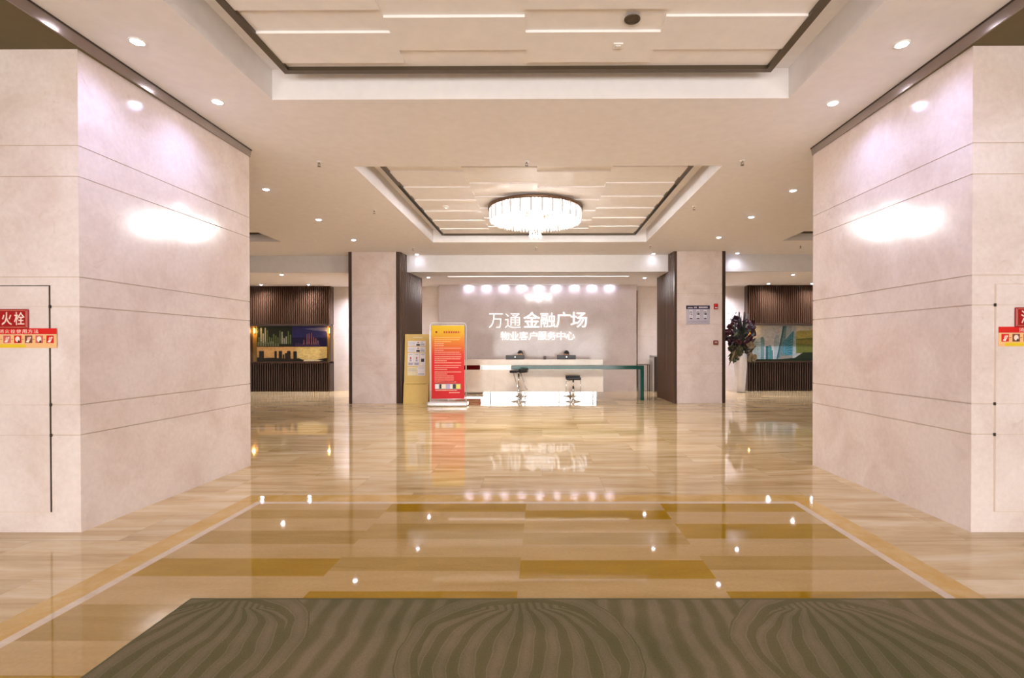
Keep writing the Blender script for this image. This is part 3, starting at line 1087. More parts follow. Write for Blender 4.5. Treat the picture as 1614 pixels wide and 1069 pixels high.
# round speaker, square detector in the near panel; smoke detector in the far one
t = thing('ceiling_speaker', 'dark round speaker in the near ceiling panel', 'speaker', (.70, 3.93, 3.949))
MB().lathe([(.062, 0), (.062, -.006), (.052, -.008), (.050, -.002)], M_FRAME, (0, 0, 0), 28, caps=False).build('trim_ring', t)
MB().lathe([(.051, -.003), (.03, -.005), (.001, -.006)], mat('speaker grille', (.10, .075, .05), .5, .4), (0, 0, 0), 28, caps=False).build('grille', t)
t = thing('square_detector', 'small square white detector beside the dark round speaker', 'detector', (.64, 4.27, 3.949))
MB().rbox(-.04, .04, -.04, .04, -.012, .0, M_WHITE, .004).build('plate', t)
MB().rbox(-.02, .02, -.02, .02, -.017, -.011, M_ALU, .002).build('sensor', t)
t = thing('smoke_detector', 'small round smoke detector in the chandelier panel', 'detector', (-1.72, 9.10, 3.94))
MB().lathe([(.055, 0), (.055, -.02), (.04, -.03)], M_WHITE, (0, 0, 0), 24).build('base', t)
MB().lathe([(.03, -.03), (.03, -.045), (.015, -.05)], M_WHITE, (0, 0, 0), 20).build('sensor', t)

# ------------------------------------------------------------------ reception counter
rc = thing('reception_counter', 'long cream marble reception counter on a mirrored plinth', 'counter', (0, 13.75, 0))
KX0, KX1 = -2.75, 1.66
MB().rbox(KX0, KX1, 0, .36, .915, 1.07, M_COUNTER, .006).build('upper_ledge', rc)
MB().box(KX0 + .02, KX1 - .02, .025, .34, .795, .915, mat('smoked mirror', (.26, .21, .16), .05, 1.0)).build('mirror_band', rc, 'mirrored metal groove')
q = MB()
for k in range(3):
    a = KX0 + (KX1 - KX0) * k / 3
    b__ = KX0 + (KX1 - KX0) * (k + 1) / 3
    q.box(a + (.001 if k else 0), b__ - (.001 if k < 2 else 0), 0, .03, .19, .795, M_COUNTER)
q.box(KX0 + .002, KX1 - .002, .028, .34, .19, .795, M_COUNTER)
q.build('front_panel', rc)
MB().box(KX0 + .18, KX1 - .18, .07, .62, 0, .19, M_MIRROR).build('plinth', rc, 'mirror polished steel plinth')
MB().rbox(KX0 + .02, KX1 - .02, .34, .95, .70, .74, M_COUNTER, .006).build('desk', rc)
for x in (KX0 + .06, -.55, KX1 - .1):
    MB().box(x - .02, x + .02, .62, .92, 0, .70, M_COUNTER).build('desk_support', rc)

# green glass bar table in front of it
gt = thing('glass_table', 'long green glass bar table running along the counter front', 'table', (0, 13.57, 0))
MB().rbox(-.82, 2.70, -.15, .175, .815, .915, M_GREEN, .004).build('tabletop', gt)
MB().rbox(2.605, 2.70, -.15, .175, 0.001, .8145, M_GREEN, .004).build('leg', gt)


# bar stools
def bar_stool(loc, seat_z, rz, label):
    t = thing('bar_stool', label, 'bar stool', loc, rz, 'bar stools at the glass table')
    MB().lathe([(.205, 0.001), (.205, .008), (.17, .018), (.08, .035), (.035, .055), (.03, .075)], M_CHROME, (0, 0, 0), 36).build('base', t)
    q = MB()
    q.lathe([(.030, .07), (.030, .38)], M_CHROME, (0, 0, 0), 20)
    q.lathe([(.020, .38), (.020, seat_z - .06)], M_CHROME, (0, 0, 0), 20)
    q.build('column', t)
    q = MB()
    q.rbox(-.19, .19, -.17, .17, seat_z - .055, seat_z + .012, M_SEAT, .026, 3)
    st = q.build('seat', t)
    q = MB()
    q.rbox(-.19, .19, -.17, -.10, seat_z + .004, seat_z + .05, M_SEAT, .02, 3)
    q.build('seat_lip', t)
    q = MB()
    zf = seat_z - .50
    q.tube([(-.185, .05, seat_z - .05), (-.185, -.10, zf + .05), (-.18, -.16, zf), (.18, -.16, zf), (.185, -.10, zf + .05), (.185, .05, seat_z - .05)], .009, M_CHROME, 8)
    q.tube([(-.185, -.14, seat_z - .05), (-.185, .05, seat_z - .05)], .008, M_CHROME, 8)
    q.tube([(.185, -.14, seat_z - .05), (.185, .05, seat_z - .05)], .008, M_CHROME, 8)
    q.build('footrest', t)
    q = MB()
    q.tube([(.03, 0, seat_z - .06), (.13, .0, seat_z - .09), (.16, 0, seat_z - .10)], .006, M_CHROME, 6)
    q.build('lever', t)
    return t


bar_stool((-.60, 13.10, 0), .80, math.radians(62), 'taller black bar stool turned sideways, left one before the counter')
bar_stool((.81, 13.10, 0), .62, math.radians(182), 'lower black bar stool facing the counter, right one')


# monitors
def monitor(x, label):
    t = thing('monitor', label, 'monitor', (x, 14.42, .74), 0, 'monitors behind the counter')
    s_ = MB().rbox(-.265, .265, -.018, .018, .10, .435, M_BLACK, .008).build('screen', t)
    MB().lathe([(.020, .0), (.020, .001)], M_ALU, (0, 0, 0), 16).build('emblem', s_, 'small round silver emblem')
    em = s_.children[0]
    em.rotation_euler = (PI / 2, 0, 0)
    em.location = (0, -.0185, .385)
    MB().box(-.03, .03, .018, .05, .02, .30, M_BLACK).build('neck', t)
    MB().rbox(-.12, .12, -.08, .10, .001, .02, M_BLACK, .006).build('foot', t)
    return t


monitor(-.76, 'black monitor seen from behind, left one above the counter')
monitor(.70, 'black monitor seen from behind, right one above the counter')
t = thing('pen_holder', 'small dark pen holder on the counter between the two monitors', 'pen holder', (.08, 13.93, 1.07))
MB().rbox(-.04, .04, -.035, .035, .001, .085, mat('dark brown plastic', (.03, .014, .012), .4), .006).build('cup', t)
q = MB()
q.box(-.024, .024, -.0372, -.0352, .03, .06, mat('holder label', (.16, .05, .05), .5))
q.build('front_label', t)


# ------------------------------------------------------------------ people behind the counter
def skin_mesh(name, verts, edges, radii, m, parent, levels=2, regions=None):
    me = bpy.data.meshes.new(name)
    me.from_pydata(verts, edges, [])
    o = bpy.data.objects.new(name, me)
    COL.objects.link(o)
    sk = o.modifiers.new('skin', 'SKIN')
    sk.use_smooth_shade = True
    for i, r in enumerate(radii):
        me.skin_vertices[0].data[i].radius = (r, r) if not isinstance(r, tuple) else r
    me.skin_vertices[0].data[0].use_root = True
    sd = o.modifiers.new('sub', 'SUBSURF')
    sd.levels = levels
    sd.render_levels = levels
    dg = bpy.context.evaluated_depsgraph_get()
    out = bpy.data.meshes.new_from_object(o.evaluated_get(dg))
    out.name = name
    bpy.data.objects.remove(o)
    bpy.data.meshes.remove(me)
    out.materials.clear()
    for mm in (m if isinstance(m, list) else [m]):
        out.materials.append(mm)
    for p in out.polygons:
        p.use_smooth = True
        p.material_index = 0
    r = bpy.data.objects.new(name, out)
    COL.objects.link(r)
    r.parent = parent
    return r


def seated_person(x, y, turn, nod, label):
    """seated clerk facing -Y, forearms on the desk"""
    t = thing('person', label, 'person', (x, y, 0), 0, 'clerks behind the counter')
    V, E, Rr = [], [], []

    def node(p, r, link=None):
        V.append(p)
        Rr.append(r)
        if link is not None:
            E.append((link, len(V) - 1))
        return len(V) - 1
    pel = node((0, .06, .52), .125)
    wa = node((0, .05, .66), .115, pel)
    chs = node((0, .02, .84), .130, wa)
    up_ = node((0, .02, .96), .100, chs)
    nk = node((0, .01, 1.05), .050, up_)
    hd0 = node((0, -.01, 1.12), .060, nk)
    for s in (-1, 1):
        sh = node((s * .17, .02, .96), .055, up_)
        el = node((s * .22, -.05, .72), .042, sh)
        wr = node((s * .13, -.28, .775), .027, el)
        pm = node((s * .115, -.35, .772), .030, wr)
        for k in range(4):
            fx = s * (.115 + (k - 1.5) * .019)
            kn = node((fx, -.395 - (.006 if k in (1, 2) else 0), .775), .0088, pm)
            node((fx, -.43 - (.008 if k in (1, 2) else 0), .760), .0075, kn)
        th = node((s * .075, -.36, .765), .010, pm)
        node((s * .062, -.395, .758), .0085, th)
        hp = node((s * .095, .02, .50), .085, pel)
        kne = node((s * .13, -.38, .50), .062, hp)
        ank = node((s * .13, -.34, .10), .038, kne)
        node((s * .14, -.48, .045), .036, ank)
    body = skin_mesh('body', V, E, Rr, [M_SKIN], t)
    # head: shaped ball joined into the body mesh
    bm = bmesh.new()
    bm.from_mesh(body.data)
    old = set(bm.verts)
    bmesh.ops.create_uvsphere(bm, u_segments=28, v_segments=20, radius=1.0)
    hv = [v for v in bm.verts if v not in old]
    rot = Matrix.Rotation(turn, 3, 'Z') @ Matrix.Rotation(nod, 3, 'X')
    cen = Vector((0, -.015, 1.185))
    for v in hv:
        p = v.co.copy()
        q = Vector((p.x * .075, p.y * .093, p.z * .115))
        if p.z < 0:
            q.x *= 1 - .28 * (-p.z) ** 1.5
            if p.y < 0:
                q.y *= 1 - .10 * (-p.z)
        if p.y < 0:
            g = math.exp(-((p.x) / .16) ** 2 - ((p.z + .12) / .20) ** 2)
            q.y -= .020 * g                                              # nose
            for sx in (-.38, .38):
                q.y += .010 * math.exp(-((p.x - sx) / .16) ** 2 - ((p.z - .05) / .12) ** 2)  # eye sockets
            q.y -= .006 * math.exp(-((p.x) / .28) ** 2 - ((p.z + .48) / .07) ** 2)            # lips
            q.y -= .006 * math.exp(-((p.x) / .25) ** 2 - ((p.z + .80) / .12) ** 2)            # chin
        v.co = cen + rot @ q
    for sx in (-1, 1):
        ear = bmesh.ops.create_uvsphere(bm, u_segments=10, v_segments=8, radius=1.0)['verts']
        for v in ear:
            v.co = cen + rot @ Vector((sx * .076 + v.co.x * .010, .008 + v.co.y * .020, -.01 + v.co.z * .032))
    bm.to_mesh(body.data)
    bm.free()
    for p in body.data.polygons:
        p.use_smooth = True
    q = MB()
    for sx in (-1, 1):
        e_ = MB()
        c = cen + rot @ Vector((sx * .029, -.079, .006))
        e_.lathe([(.0005, .010), (.007, .007), (.010, 0), (.007, -.007), (.0005, -.010)], M_BLACK, tuple(c), 10)
        q.v, q.f, q.m, q.sm, q.mats = (q.v + e_.v, q.f + [[i + len(q.v) for i in f] for f in e_.f], q.m + e_.m, q.sm + e_.sm, e_.mats)
    q.build('eyes', t, 'dark eyes')
    # hair cap
    bm = bmesh.new()
    bmesh.ops.create_uvsphere(bm, u_segments=28, v_segments=20, radius=1.0)
    kill = []
    for v in bm.verts:
        p = v.co.copy()
        lim = .30 - .95 * max(-.4, p.y)
        if p.z < lim - .35 and p.y < .2 or p.z < -.62:
            kill.append(v)
        v.co = cen + rot @ Vector((p.x * .085, p.y * .104 + .004, p.z * .125 + .004))
    bmesh.ops.delete(bm, geom=kill, context='VERTS')
    me = bpy.data.meshes.new('hair')
    bm.to_mesh(me)
    bm.free()
    me.materials.append(M_HAIR)
    for p in me.polygons:
        p.use_smooth = True
    h = bpy.data.objects.new('hair', me)
    COL.objects.link(h)
    h.parent = t
    sol = h.modifiers.new('thick', 'SOLIDIFY')
    sol.thickness = .010
    # jacket and trousers over the body
    JV = [(0, .06, .54), (0, .05, .66), (0, .02, .84), (0, .02, .95), (0, .012, 1.015)]
    JE = [(0, 1), (1, 2), (2, 3), (3, 4)]
    JR = [.140, .130, .146, .118, .066]
    for s in (-1, 1):
        n0 = len(JV)
        JV += [(s * .17, .02, .96), (s * .22, -.05, .72), (s * .14, -.255, .773)]
        JE += [(3, n0), (n0, n0 + 1), (n0 + 1, n0 + 2)]
        JR += [.070, .055, .040]
    skin_mesh('jacket', JV, JE, JR, M_NAVY, t)
    TV = [(0, .06, .54)]
    TE, TR_ = [], [.136]
    for s in (-1, 1):
        n0 = len(TV)
        TV += [(s * .095, .02, .50), (s * .13, -.38, .50), (s * .13, -.34, .13)]
        TE += [(0, n0), (n0, n0 + 1), (n0 + 1, n0 + 2)]
        TR_ += [.097, .074, .056]
    skin_mesh('trousers', TV, TE, TR_, M_NAVY, t)
    return t


seated_person(-.63, 14.86, math.radians(-28), math.radians(16), 'person with black hair seated at the left monitor, head bent to one side')
seated_person(.72, 14.86, math.radians(8), math.radians(24), 'person with black hair seated at the right monitor, head bowed')


def office_chair(x, y, label):
    t = thing('office_chair', label, 'chair', (x, y, 0), 0, 'clerks chairs')
    MB().rbox(-.23, .23, -.20, .24, .34, .405, M_BLACK, .02).build('seat', t)
    MB().rbox(-.21, .21, .25, .30, .46, .90, M_BLACK, .02).build('backrest', t)
    q = MB()
    q.tube([(0, .10, .35), (0, .31, .36), (0, .315, .60)], .014, M_BLACK)
    q.build('back_support', t)
    q = MB()
    q.tube([(0, 0, .08), (0, 0, .34)], .025, M_CHROME)
    q.build('column', t)
    q = MB()
    for k in range(5):
        a = 2 * PI * k / 5
        q.tube([(0, 0, .09), (.27 * math.cos(a), .27 * math.sin(a), .055)], .016, M_BLACK)
        q.lathe([(.024, .001), (.028, .02), (.024, .05)], M_BLACK, (.27 * math.cos(a), .27 * math.sin(a), 0), 12)
    q.build('base', t)
    return t


office_chair(-.63, 14.86, 'black office chair hidden behind the counter at the left monitor')
office_chair(.72, 14.86, 'black office chair hidden behind the counter at the right monitor')

# ------------------------------------------------------------------ lit lettering on the feature wall
t = thing('wall_sign', 'large white lit lettering of the plaza name on the feature wall', 'sign', (0, FY, 0))


def letter(chx, x0, x1, z0, z1, wt, depth, parent):
    q = MB()
    q.text(chx, x0, x1, z0, z1, -depth - .006, M_LETTER, depth, wt)
    return q.build('character', parent)


zb, zt = 2.005, 2.455
letter('万', -1.655, -1.225, zb, zt, -.014, .014, t)
letter('通', -1.150, -.665, zb, zt, -.014, .014, t)
zb, zt = 2.015, 2.50
letter('金', -.575, -.055, zb, zt, .006, .016, t)
letter('融', -.045, .430, zb, zt - .02, .002, .016, t)
letter('广', .445, .900, zb, zt, .008, .016, t)
letter('场', .900, 1.415, zb, zt, .007, .016, t)
t = thing('department_sign', 'smaller white lit lettering line under the plaza name', 'sign', (0, FY, 0))
for k, chx in enumerate('物业客户服务中心'):
    x0 = -1.292 + k * .2925
    letter(chx, x0, x0 + .275, 1.625, 1.89, .004, .014, t)

# ------------------------------------------------------------------ banner stand and notice board
bs = thing('banner_stand', 'red and yellow standing banner in a pale metal frame', 'banner stand', (-2.255, 12.17, 0))
q = MB()
q.rbox(-.48, .48, -.14, .14, .002, .105, M_ALU, .03, 3)
q.build('base', bs)
q = MB()
pts = [(-.435, 0, .10), (-.435, 0, 1.92)]
for k in range(5):
    a = PI - k * PI / 8
    pts.append((-.365 + .07 * math.cos(a), 0, 1.92 + .07 * math.sin(a)))
for k in range(5):
    a = PI / 2 - k * PI / 8
    pts.append((.365 + .07 * math.cos(a), 0, 1.92 + .07 * math.sin(a)))
pts += [(.435, 0, 1.92), (.435, 0, .10)]
q.tube(pts, .014, M_ALU, 8)
q.build('frame', bs)


def banner_mat():
    m, nt, b = base_mat('banner print')
    tc = nt.nodes.new('ShaderNodeTexCoord')
    sx = nt.nodes.new('ShaderNodeSeparateXYZ')
    nt.links.new(tc.outputs['Object'], sx.inputs[0])
    mr = nt.nodes.new('ShaderNodeMapRange')
    mr.inputs['From Min'].default_value = .17
    mr.inputs['From Max'].default_value = 1.93
    nt.links.new(sx.outputs['Z'], mr.inputs['Value'])
    c = ramp(nt, mr.outputs[0], [(0.0, (.57, .003, .007)), (.45, (.63, .004, .006)), (.60, (.62, .025, .008)), (.78, (.68, .19, .010)), (.92, (.72, .43, .005)), (1.0, (.72, .47, .008))])
    nt.links.new(c, b.inputs['Base Color'])
    b.inputs['Roughness'].default_value = .5
    return m


M_BAN = banner_mat()
q = MB()
q.box(-.395, .395, -.003, .003, .17, 1.93, M_BAN)
PINK = mat('banner small print', (.80, .42, .32), .6)
YP = mat('banner pale print', (.85, .50, .18), .6)
DKR = mat('banner title print', (.45, .06, .02), .6)
rnd = random.Random(11)


def line_of_print(mb, x0, x1, z, h, y, m, gap=.006, wmin=.012, wmax=.030, r_=rnd):
    x = x0
    while x < x1:
        ww = r_.uniform(wmin, wmax)
        mb.box(x, min(x1, x + ww), y - .0008, y + .0003, z, z + h, m)
        x += ww + gap


q.lathe([(.028, 0), (.001, .0001)], DKR, (0, 0, 0), 5)
# small emblem: stand it upright on the banner face
for i in range(len(q.v) - 10, len(q.v)):
    vx, vy, vz = q.v[i]
    q.v[i] = (vx - .275, -.0045 - vz, vy + 1.775)
line_of_print(q, -.10, .30, 1.745, .050, -.0035, DKR, .018, .03, .045)
z = 1.63
lens = [.62, .60, .40, .22, .22, .64, .22, .60, .64, .64, .62, .30, .64, .64, .58, .30, .64, .30, .46, .46, .46, .46]
for k, ln in enumerate(lens):
    line_of_print(q, -.32, -.32 + ln, z, .018, -.0035, PINK if k > 2 else YP)
    z -= .048 if k not in (4, 8, 12, 15) else .062
line_of_print(q, -.16, .20, .565, .018, -.0035, PINK)
q.box(-.31, .31, -.0042, -.0036, .40, .535, mat('photo strip', (.35, .30, .28), .5))
for x0, x1, cname, cc in ((-.31, -.22, 'photo white', (.80, .76, .74)), (-.20, -.16, 'photo dark', (.03, .03, .02)), (-.15, -.05, 'photo cream', (.80, .72, .56)),
                          (-.05, .05, 'photo violet', (.42, .38, .62)), (.05, .11, 'photo white', (.80, .76, .74)), (.12, .19, 'photo dark', (.03, .03, .02)), (.20, .29, 'photo yellow', (.78, .70, .12))):
    q.box(x0, x1, -.0052, -.0042, .415, .52, mat(cname, cc, .5))
line_of_print(q, -.30, .22, .365, .020, -.0035, PINK)
line_of_print(q, .03, .28, .31, .022, -.0035, PINK)
o = q.build('banner', bs, 'printed sheet fading from yellow to red')
q = MB()
q.tube([(-.39, 0, 1.935), (.39, 0, 1.935)], .008, M_ALU)
q.tube([(0, 0, 1.935), (0, 0, 1.99)], .003, M_ALU, 6)
q.build('top_rail', bs)
q = MB()
q.tube([(-.39, 0, .165), (.39, 0, .165)], .008, M_ALU)
q.tube([(0, 0, .10), (0, 0, .165)], .004, M_ALU, 6)
q.build('bottom_rail', bs)

nb = thing('notice_board', 'yellow folded display board with pinned notices, leaning beside the left far pillar', 'notice board', (-3.13, 12.60, 0))
M_YB = mat('yellow board', (.66, .47, .15), .5)
q = MB()
q.profile([(-.06, 0.001), (.0, .50), (.035, .52), (.14, 1.735), (.16, 1.733), (.06, .50), (-.03, .001)], -.305, .305, M_YB)
q.build('board', nb)
q = MB()
q.profile([(.15, 1.60), (.34, .001), (.36, .001), (.165, 1.60)], -.29, .29, M_YB)
q.build('back_leg', nb)
q = MB()
q.box(-.24, .24, -.012, -.002, .492, .503, mat('yellow board shade line', (.42, .27, .07), .6))
q.build('slot', nb, 'darker fold line')


def yb(z):
    return .035 + (.105) * (z - .52) / (1.735 - .52)


def sheet(x0, x1, z0, z1, m, marks=()):
    """paper lying on the leaning board"""
    s_ = MB()

    def slab(a, b, c, d, off, mm):
        v = []
        for oy in (0, .0015):
            for (xx, zz) in ((a, c), (b, c), (b, d), (a, d)):
                v.append((xx, yb(zz) - off - oy, zz))
        s_.add(v, [(0, 1, 2, 3), (7, 6, 5, 4), (0, 4, 5, 1), (1, 5, 6, 2), (2, 6, 7, 3), (3, 7, 4, 0)], mm)
    slab(x0, x1, z0, z1, .0015, m)
    for (u0, u1, v0, v1, mm) in marks:
        slab(x0 + u0 * (x1 - x0), x0 + u1 * (x1 - x0), z0 + v0 * (z1 - z0), z0 + v1 * (z1 - z0), .0035, mm)
    s_.build('notice_sheet', nb)


M_PAPER = mat('white paper', (.78, .76, .78), .6)
M_PAPER2 = mat('cream paper', (.74, .66, .44), .6)
M_INK = mat('black ink', (.03, .025, .035), .6)
M_INK2 = mat('grey ink', (.36, .36, .42), .6)
M_INKR = mat('red ink', (.40, .10, .08), .6)
LM = [(.05, .40, .70, .76, M_INK2), (.05, .38, .42, .50, M_INK2), (.05, .40, .16, .22, M_INK2), (.48, .68, .06, .42, M_INK), (.54, .62, .62, .82, M_INKR),
      (.72, .86, .72, .80, M_INK2), (.72, .95, .40, .50, M_INK2), (.72, .95, .14, .32, M_INK2)]
PMk = [(.2, .8, .86, .92, M_INK2), (.38, .62, .50, .70, M_INKR), (.3, .7, .34, .46, M_INK2), (.1, .9, .06, .26, M_INK2)]
sheet(-.225, .215, 1.44, 1.565, M_PAPER, LM)
sheet(-.225, .215, 1.285, 1.42, M_PAPER, LM)
sheet(-.225, -.08, .945, 1.265, M_PAPER, PMk)
sheet(-.070, .065, .945, 1.265, M_PAPER, PMk)
sheet(.075, .215, .945, 1.265, M_PAPER, [(.2, .8, .86, .92, M_INK2), (.25, .8, .30, .56, M_INK)])
sheet(-.225, .010, .705, .925, M_PAPER2, [(.1, .9, .7, .76, M_INK2), (.1, .9, .5, .56, M_INK2)])
sheet(.020, .215, .705, .935, M_PAPER, [(.1, .9, .8, .84, M_INK2), (.1, .9, .1, .2, M_INK2)])
s_ = MB()
s_.add([(-.10, yb(1.64) - .002, 1.64), (.14, yb(1.64) - .002, 1.64), (.14, yb(1.67) - .002, 1.67), (-.10, yb(1.67) - .002, 1.67)], [(0, 1, 2, 3)], mat('board title', (.72, .62, .40), .5))
s_.build('title_strip', nb, 'pale title strip')

# ------------------------------------------------------------------ directory sign and fire alarm boxes on the right far pillar
PF = 12.69
ds = thing('directory_sign', 'lilac grey notice plate with dark header on the right far pillar', 'sign', (3.895, PF, 2.21))
MB().rbox(-.295, .295, -.012, -.001, -.23, .23, mat('lilac plate', (.50, .47, .55), .35), .003).build('plate', ds)
q = MB()
q.box(-.295, .295, -.015, -.0115, .14, .23, mat('plate header', (.03, .02, .06), .4))
rr = random.Random(5)
line_of_print(q, -.255, -.13, .165, .022, -.0155, M_PAPER, .006, .010, .02, rr)
line_of_print(q, -.10, -.03, .165, .035, -.0155, M_PAPER, .010, .012, .02, rr)
line_of_print(q, .02, .24, .165, .038, -.0155, M_PAPER, .010, .025, .035, rr)
q.build('header', ds, 'dark header band with pale print')
q = MB()
for k, x in enumerate((-.175, .0, .18)):
    q.box(x - .042, x + .042, -.0145, -.0115, -.09, .125, mat('plate pale field', (.70, .68, .74), .4))
    # upper pictogram
    q.box(x - .03, x - .018, -.016, -.0115, .0, .075, M_INK)
    q.box(x - .03, x + .026, -.016, -.0115, .062, .075, M_INK)
    q.box(x + .014, x + .026, -.016, -.0115, .0, .075, M_INK)
    if k:
        q.box(x - .012, x + .036, -.016, -.0115, -.004, .034, M_INK)
    else:
        q.box(x - .008, x + .036, -.016, -.0115, -.008, .006, M_INK)
    q.box(x - .008, x + .008, -.016, -.0115, -.055, -.03, M_INK2)
    q.box(x - .028, x + .03, -.016, -.0115, -.105, -.078, M_INK)
line_of_print(q, -.245, .245, -.19, .03, -.0125, M_INK2, .006, .015, .03, rr)
q.build('pictograms', ds, 'two rows of dark pictograms')
fa = thing('fire_alarm', 'red fire alarm sounder beside the directory sign', 'alarm', (4.335, PF, 2.41))
MB().rbox(-.05, .05, -.05, -.001, -.065, .075, M_RED, .012).build('housing', fa)
MB().rbox(-.03, .035, -.056, -.048, -.04, -.015, M_PAPER, .003).build('label_plate', fa, 'white label')
MB().lathe([(.03, 0), (.03, .012), (.015, .02)], M_RED_B, (0, 0, 0), 16).build('lens', fa)
l_ = fa.children[-1]
l_.rotation_euler = (PI / 2, 0, 0)
l_.location = (0, -.048, .035)
cp = thing('call_point', 'dark red fire call point lower on the right far pillar', 'alarm', (4.335, PF, 1.515))
MB().rbox(-.06, .06, -.04, -.001, -.055, .055, mat('call point red', (.20, .016, .012), .4), .01).build('housing', cp)
MB().rbox(-.035, .035, -.045, -.038, -.018, .025, mat('call point pane', (.50, .34, .28), .3), .003).build('pane', cp, 'pale press pane')


# ------------------------------------------------------------------ fire hydrant doors and signs on the near pillars
def hydrant(side):
    Yf = 3.891
    if side == 'left':
        dx0, dx1, sx0, ix0, ix1 = -4.62, -3.775, -4.262, -4.32, -3.722
        gap = .010
    else:
        dx0, dx1, sx0, ix0, ix1 = 3.457, 4.31, 3.599, 3.48, 4.08
        gap = .006
    dz0, dz1 = .157, 1.903
    d = MB()
    d.box(dx0, dx1, Yf - .0035, Yf - .0006, dz0, dz1, M_JOINT)
    if side == 'left':
        d.box(dx1 - .0105, dx1, Yf - .0045, Yf - .0030, dz0, dz1, M_GAP)
        d.box(dx0, dx1, Yf - .0045, Yf - .0030, dz1 - .006, dz1, M_GAP)
    o = d.build('hydrant_door')
    zs = [dz0] + [l for l in LEV if dz0 < l < dz1] + [dz1]
    p = MB()
    for i in range(len(zs) - 1):
        p.box(dx0 + gap, dx1 - gap, Yf - .008, Yf - .0036, zs[i] + (.005 if i == 0 else .0018), zs[i + 1] - (.006 if i == len(zs) - 2 else .0018), M_PILLAR)
    p.build('stone_panel', o, 'cream marble facing')
    tag(o, 'flush marble hydrant door on the front of the %s near pillar' % side, 'door')
    # pull-tab hinges on the edge
    hb_ = MB()
    xh = dx1 if side == 'left' else dx0
    for zz in (1.74, .985, .75):
        hb_.box(xh - .006, xh + .006, Yf - .012, Yf - .002, zz - .012, zz + .012, M_GAP)
    hb_.build('hinge', o, 'dark hinge pins')
    # red name plate
    w_, h_ = .331, .151
    t = thing('hydrant_sign', 'dark red hydrant plate with pale characters on the %s near pillar' % side, 'sign', (sx0 + w_ / 2, Yf - .0085, 1.645))
    MB().rbox(-w_ / 2, w_ / 2, -.016, -.0, -h_ / 2, h_ / 2, M_RED, .007).build('plate', t)
    q_ = MB()
    r_ = mat('plate border', (.60, .20, .13), .4)
    for a_ in ((-w_ / 2 + .008, w_ / 2 - .008, h_ / 2 - .014, h_ / 2 - .009), (-w_ / 2 + .008, w_ / 2 - .008, -h_ / 2 + .009, -h_ / 2 + .014)):
        q_.box(a_[0], a_[1], -.0175, -.0155, a_[2], a_[3], r_)
    for a_ in (-w_ / 2 + .008, w_ / 2 - .013):
        q_.box(a_, a_ + .005, -.0175, -.0155, -h_ / 2 + .009, h_ / 2 - .009, r_)
    q_.build('border', t, 'thin lighter border')
    q_ = MB()
    cr = mat('plate characters', (.86, .66, .56), .4)
    for k, chx in enumerate('消火栓'):
        xa = -.128 + k * .0965
        q_.text(chx, xa, xa + .079, -.047, .052, -.0185, cr, .003, .010)
    q_.build('characters', t)
    # instruction strip
    wi, hi_ = ix1 - ix0, .150
    t = thing('instruction_strip', 'red and orange hydrant instruction strip on the %s near pillar' % side, 'sign', ((ix0 + ix1) / 2, Yf - .0085, 1.498))
    q_ = MB()
    q_.box(-wi / 2, wi / 2, -.0015, 0, -hi_ / 2, hi_ / 2, mat('strip orange', (.86, .50, .22), .45))
    q_.box(-wi / 2, wi / 2, -.0022, -.0012, hi_ / 2 - .046, hi_ / 2 + .0005, M_RED_B)
    q_.box(-wi / 2, wi / 2, -.0022, -.0012, hi_ / 2 - .049, hi_ / 2 - .045, mat('strip cream', (.86, .68, .44), .45))
    q_.add([(-wi / 2 + .05, -.002, -hi_ / 2 + .004), (wi / 2 - .24, -.002, -hi_ / 2 + .004), (wi / 2 - .24, -.002, -hi_ / 2 + .026), (-wi / 2 + .05, -.002, -hi_ / 2 + .030)], [(0, 1, 2, 3)], mat('strip yellow', (.78, .55, .02), .45))
    q_.build('sheet', t)
    q_ = MB()
    white = mat('strip white', (.88, .74, .62), .45)
    for k, chx in enumerate('消火栓使用方法'):
        xa = (-.143 + k * .0445) if side == 'left' else (-.145 + k * .046)
        q_.text(chx, xa, xa + .036, hi_ / 2 - .038, hi_ / 2 - .008, -.0032, white, .001, .002)
    q_.build('heading', t, 'pale heading characters')
    cols = [M_RED_B, mat('picto brown', (.22, .06, .03), .5), mat('picto rose', (.62, .12, .10), .5)]
    rr_ = random.Random(4 if side == 'left' else 9)
    n_ = 7
    for k in range(n_):
        xa = -wi / 2 + .022 + k * (wi - .044 - .056) / (n_ - 1)
        pk = MB()
        pk.box(xa, xa + .056, -.0028, -.0012, -.038, .020, cols[k % 3] if side == 'left' else cols[(0, 1, 2)[k % 3]])
        cxp = xa + .028
        if k % 2 == 0:
            pk.add([(xa + .008, -.0036, -.03), (xa + .03, -.0036, -.034), (xa + .05, -.0036, .006), (xa + .04, -.0036, .012)], [(0, 1, 2, 3)], white)
            pk.add([(cxp - .012, -.004, -.010), (cxp + .014, -.004, -.016), (cxp + .014, -.004, .004), (cxp - .004, -.004, .010)], [(0, 1, 2, 3)], mat('picto pink', (.84, .46, .36), .5))
        else:
            pk.add([(cxp + .018 * math.cos(a_ * PI / 6), -.0036, -.008 + .022 * math.sin(a_ * PI / 6)) for a_ in range(12)], [tuple(range(12))], white)
            pk.add([(cxp - .002, -.004, -.035), (cxp + .02, -.004, -.035), (cxp + .008, -.004, -.012)], [(0, 1, 2)], mat('picto dark', (.05, .025, .015), .5))
        pk.build('pictogram', t)
        if k < n_ - 1:
            ab = MB()
            ab.box(xa + .060, xa + .072, -.0026, -.0012, -.011, -.007, mat('picto brown', (.22, .06, .03), .5))
            ab.build('arrow', t)


hydrant('left')
hydrant('right')

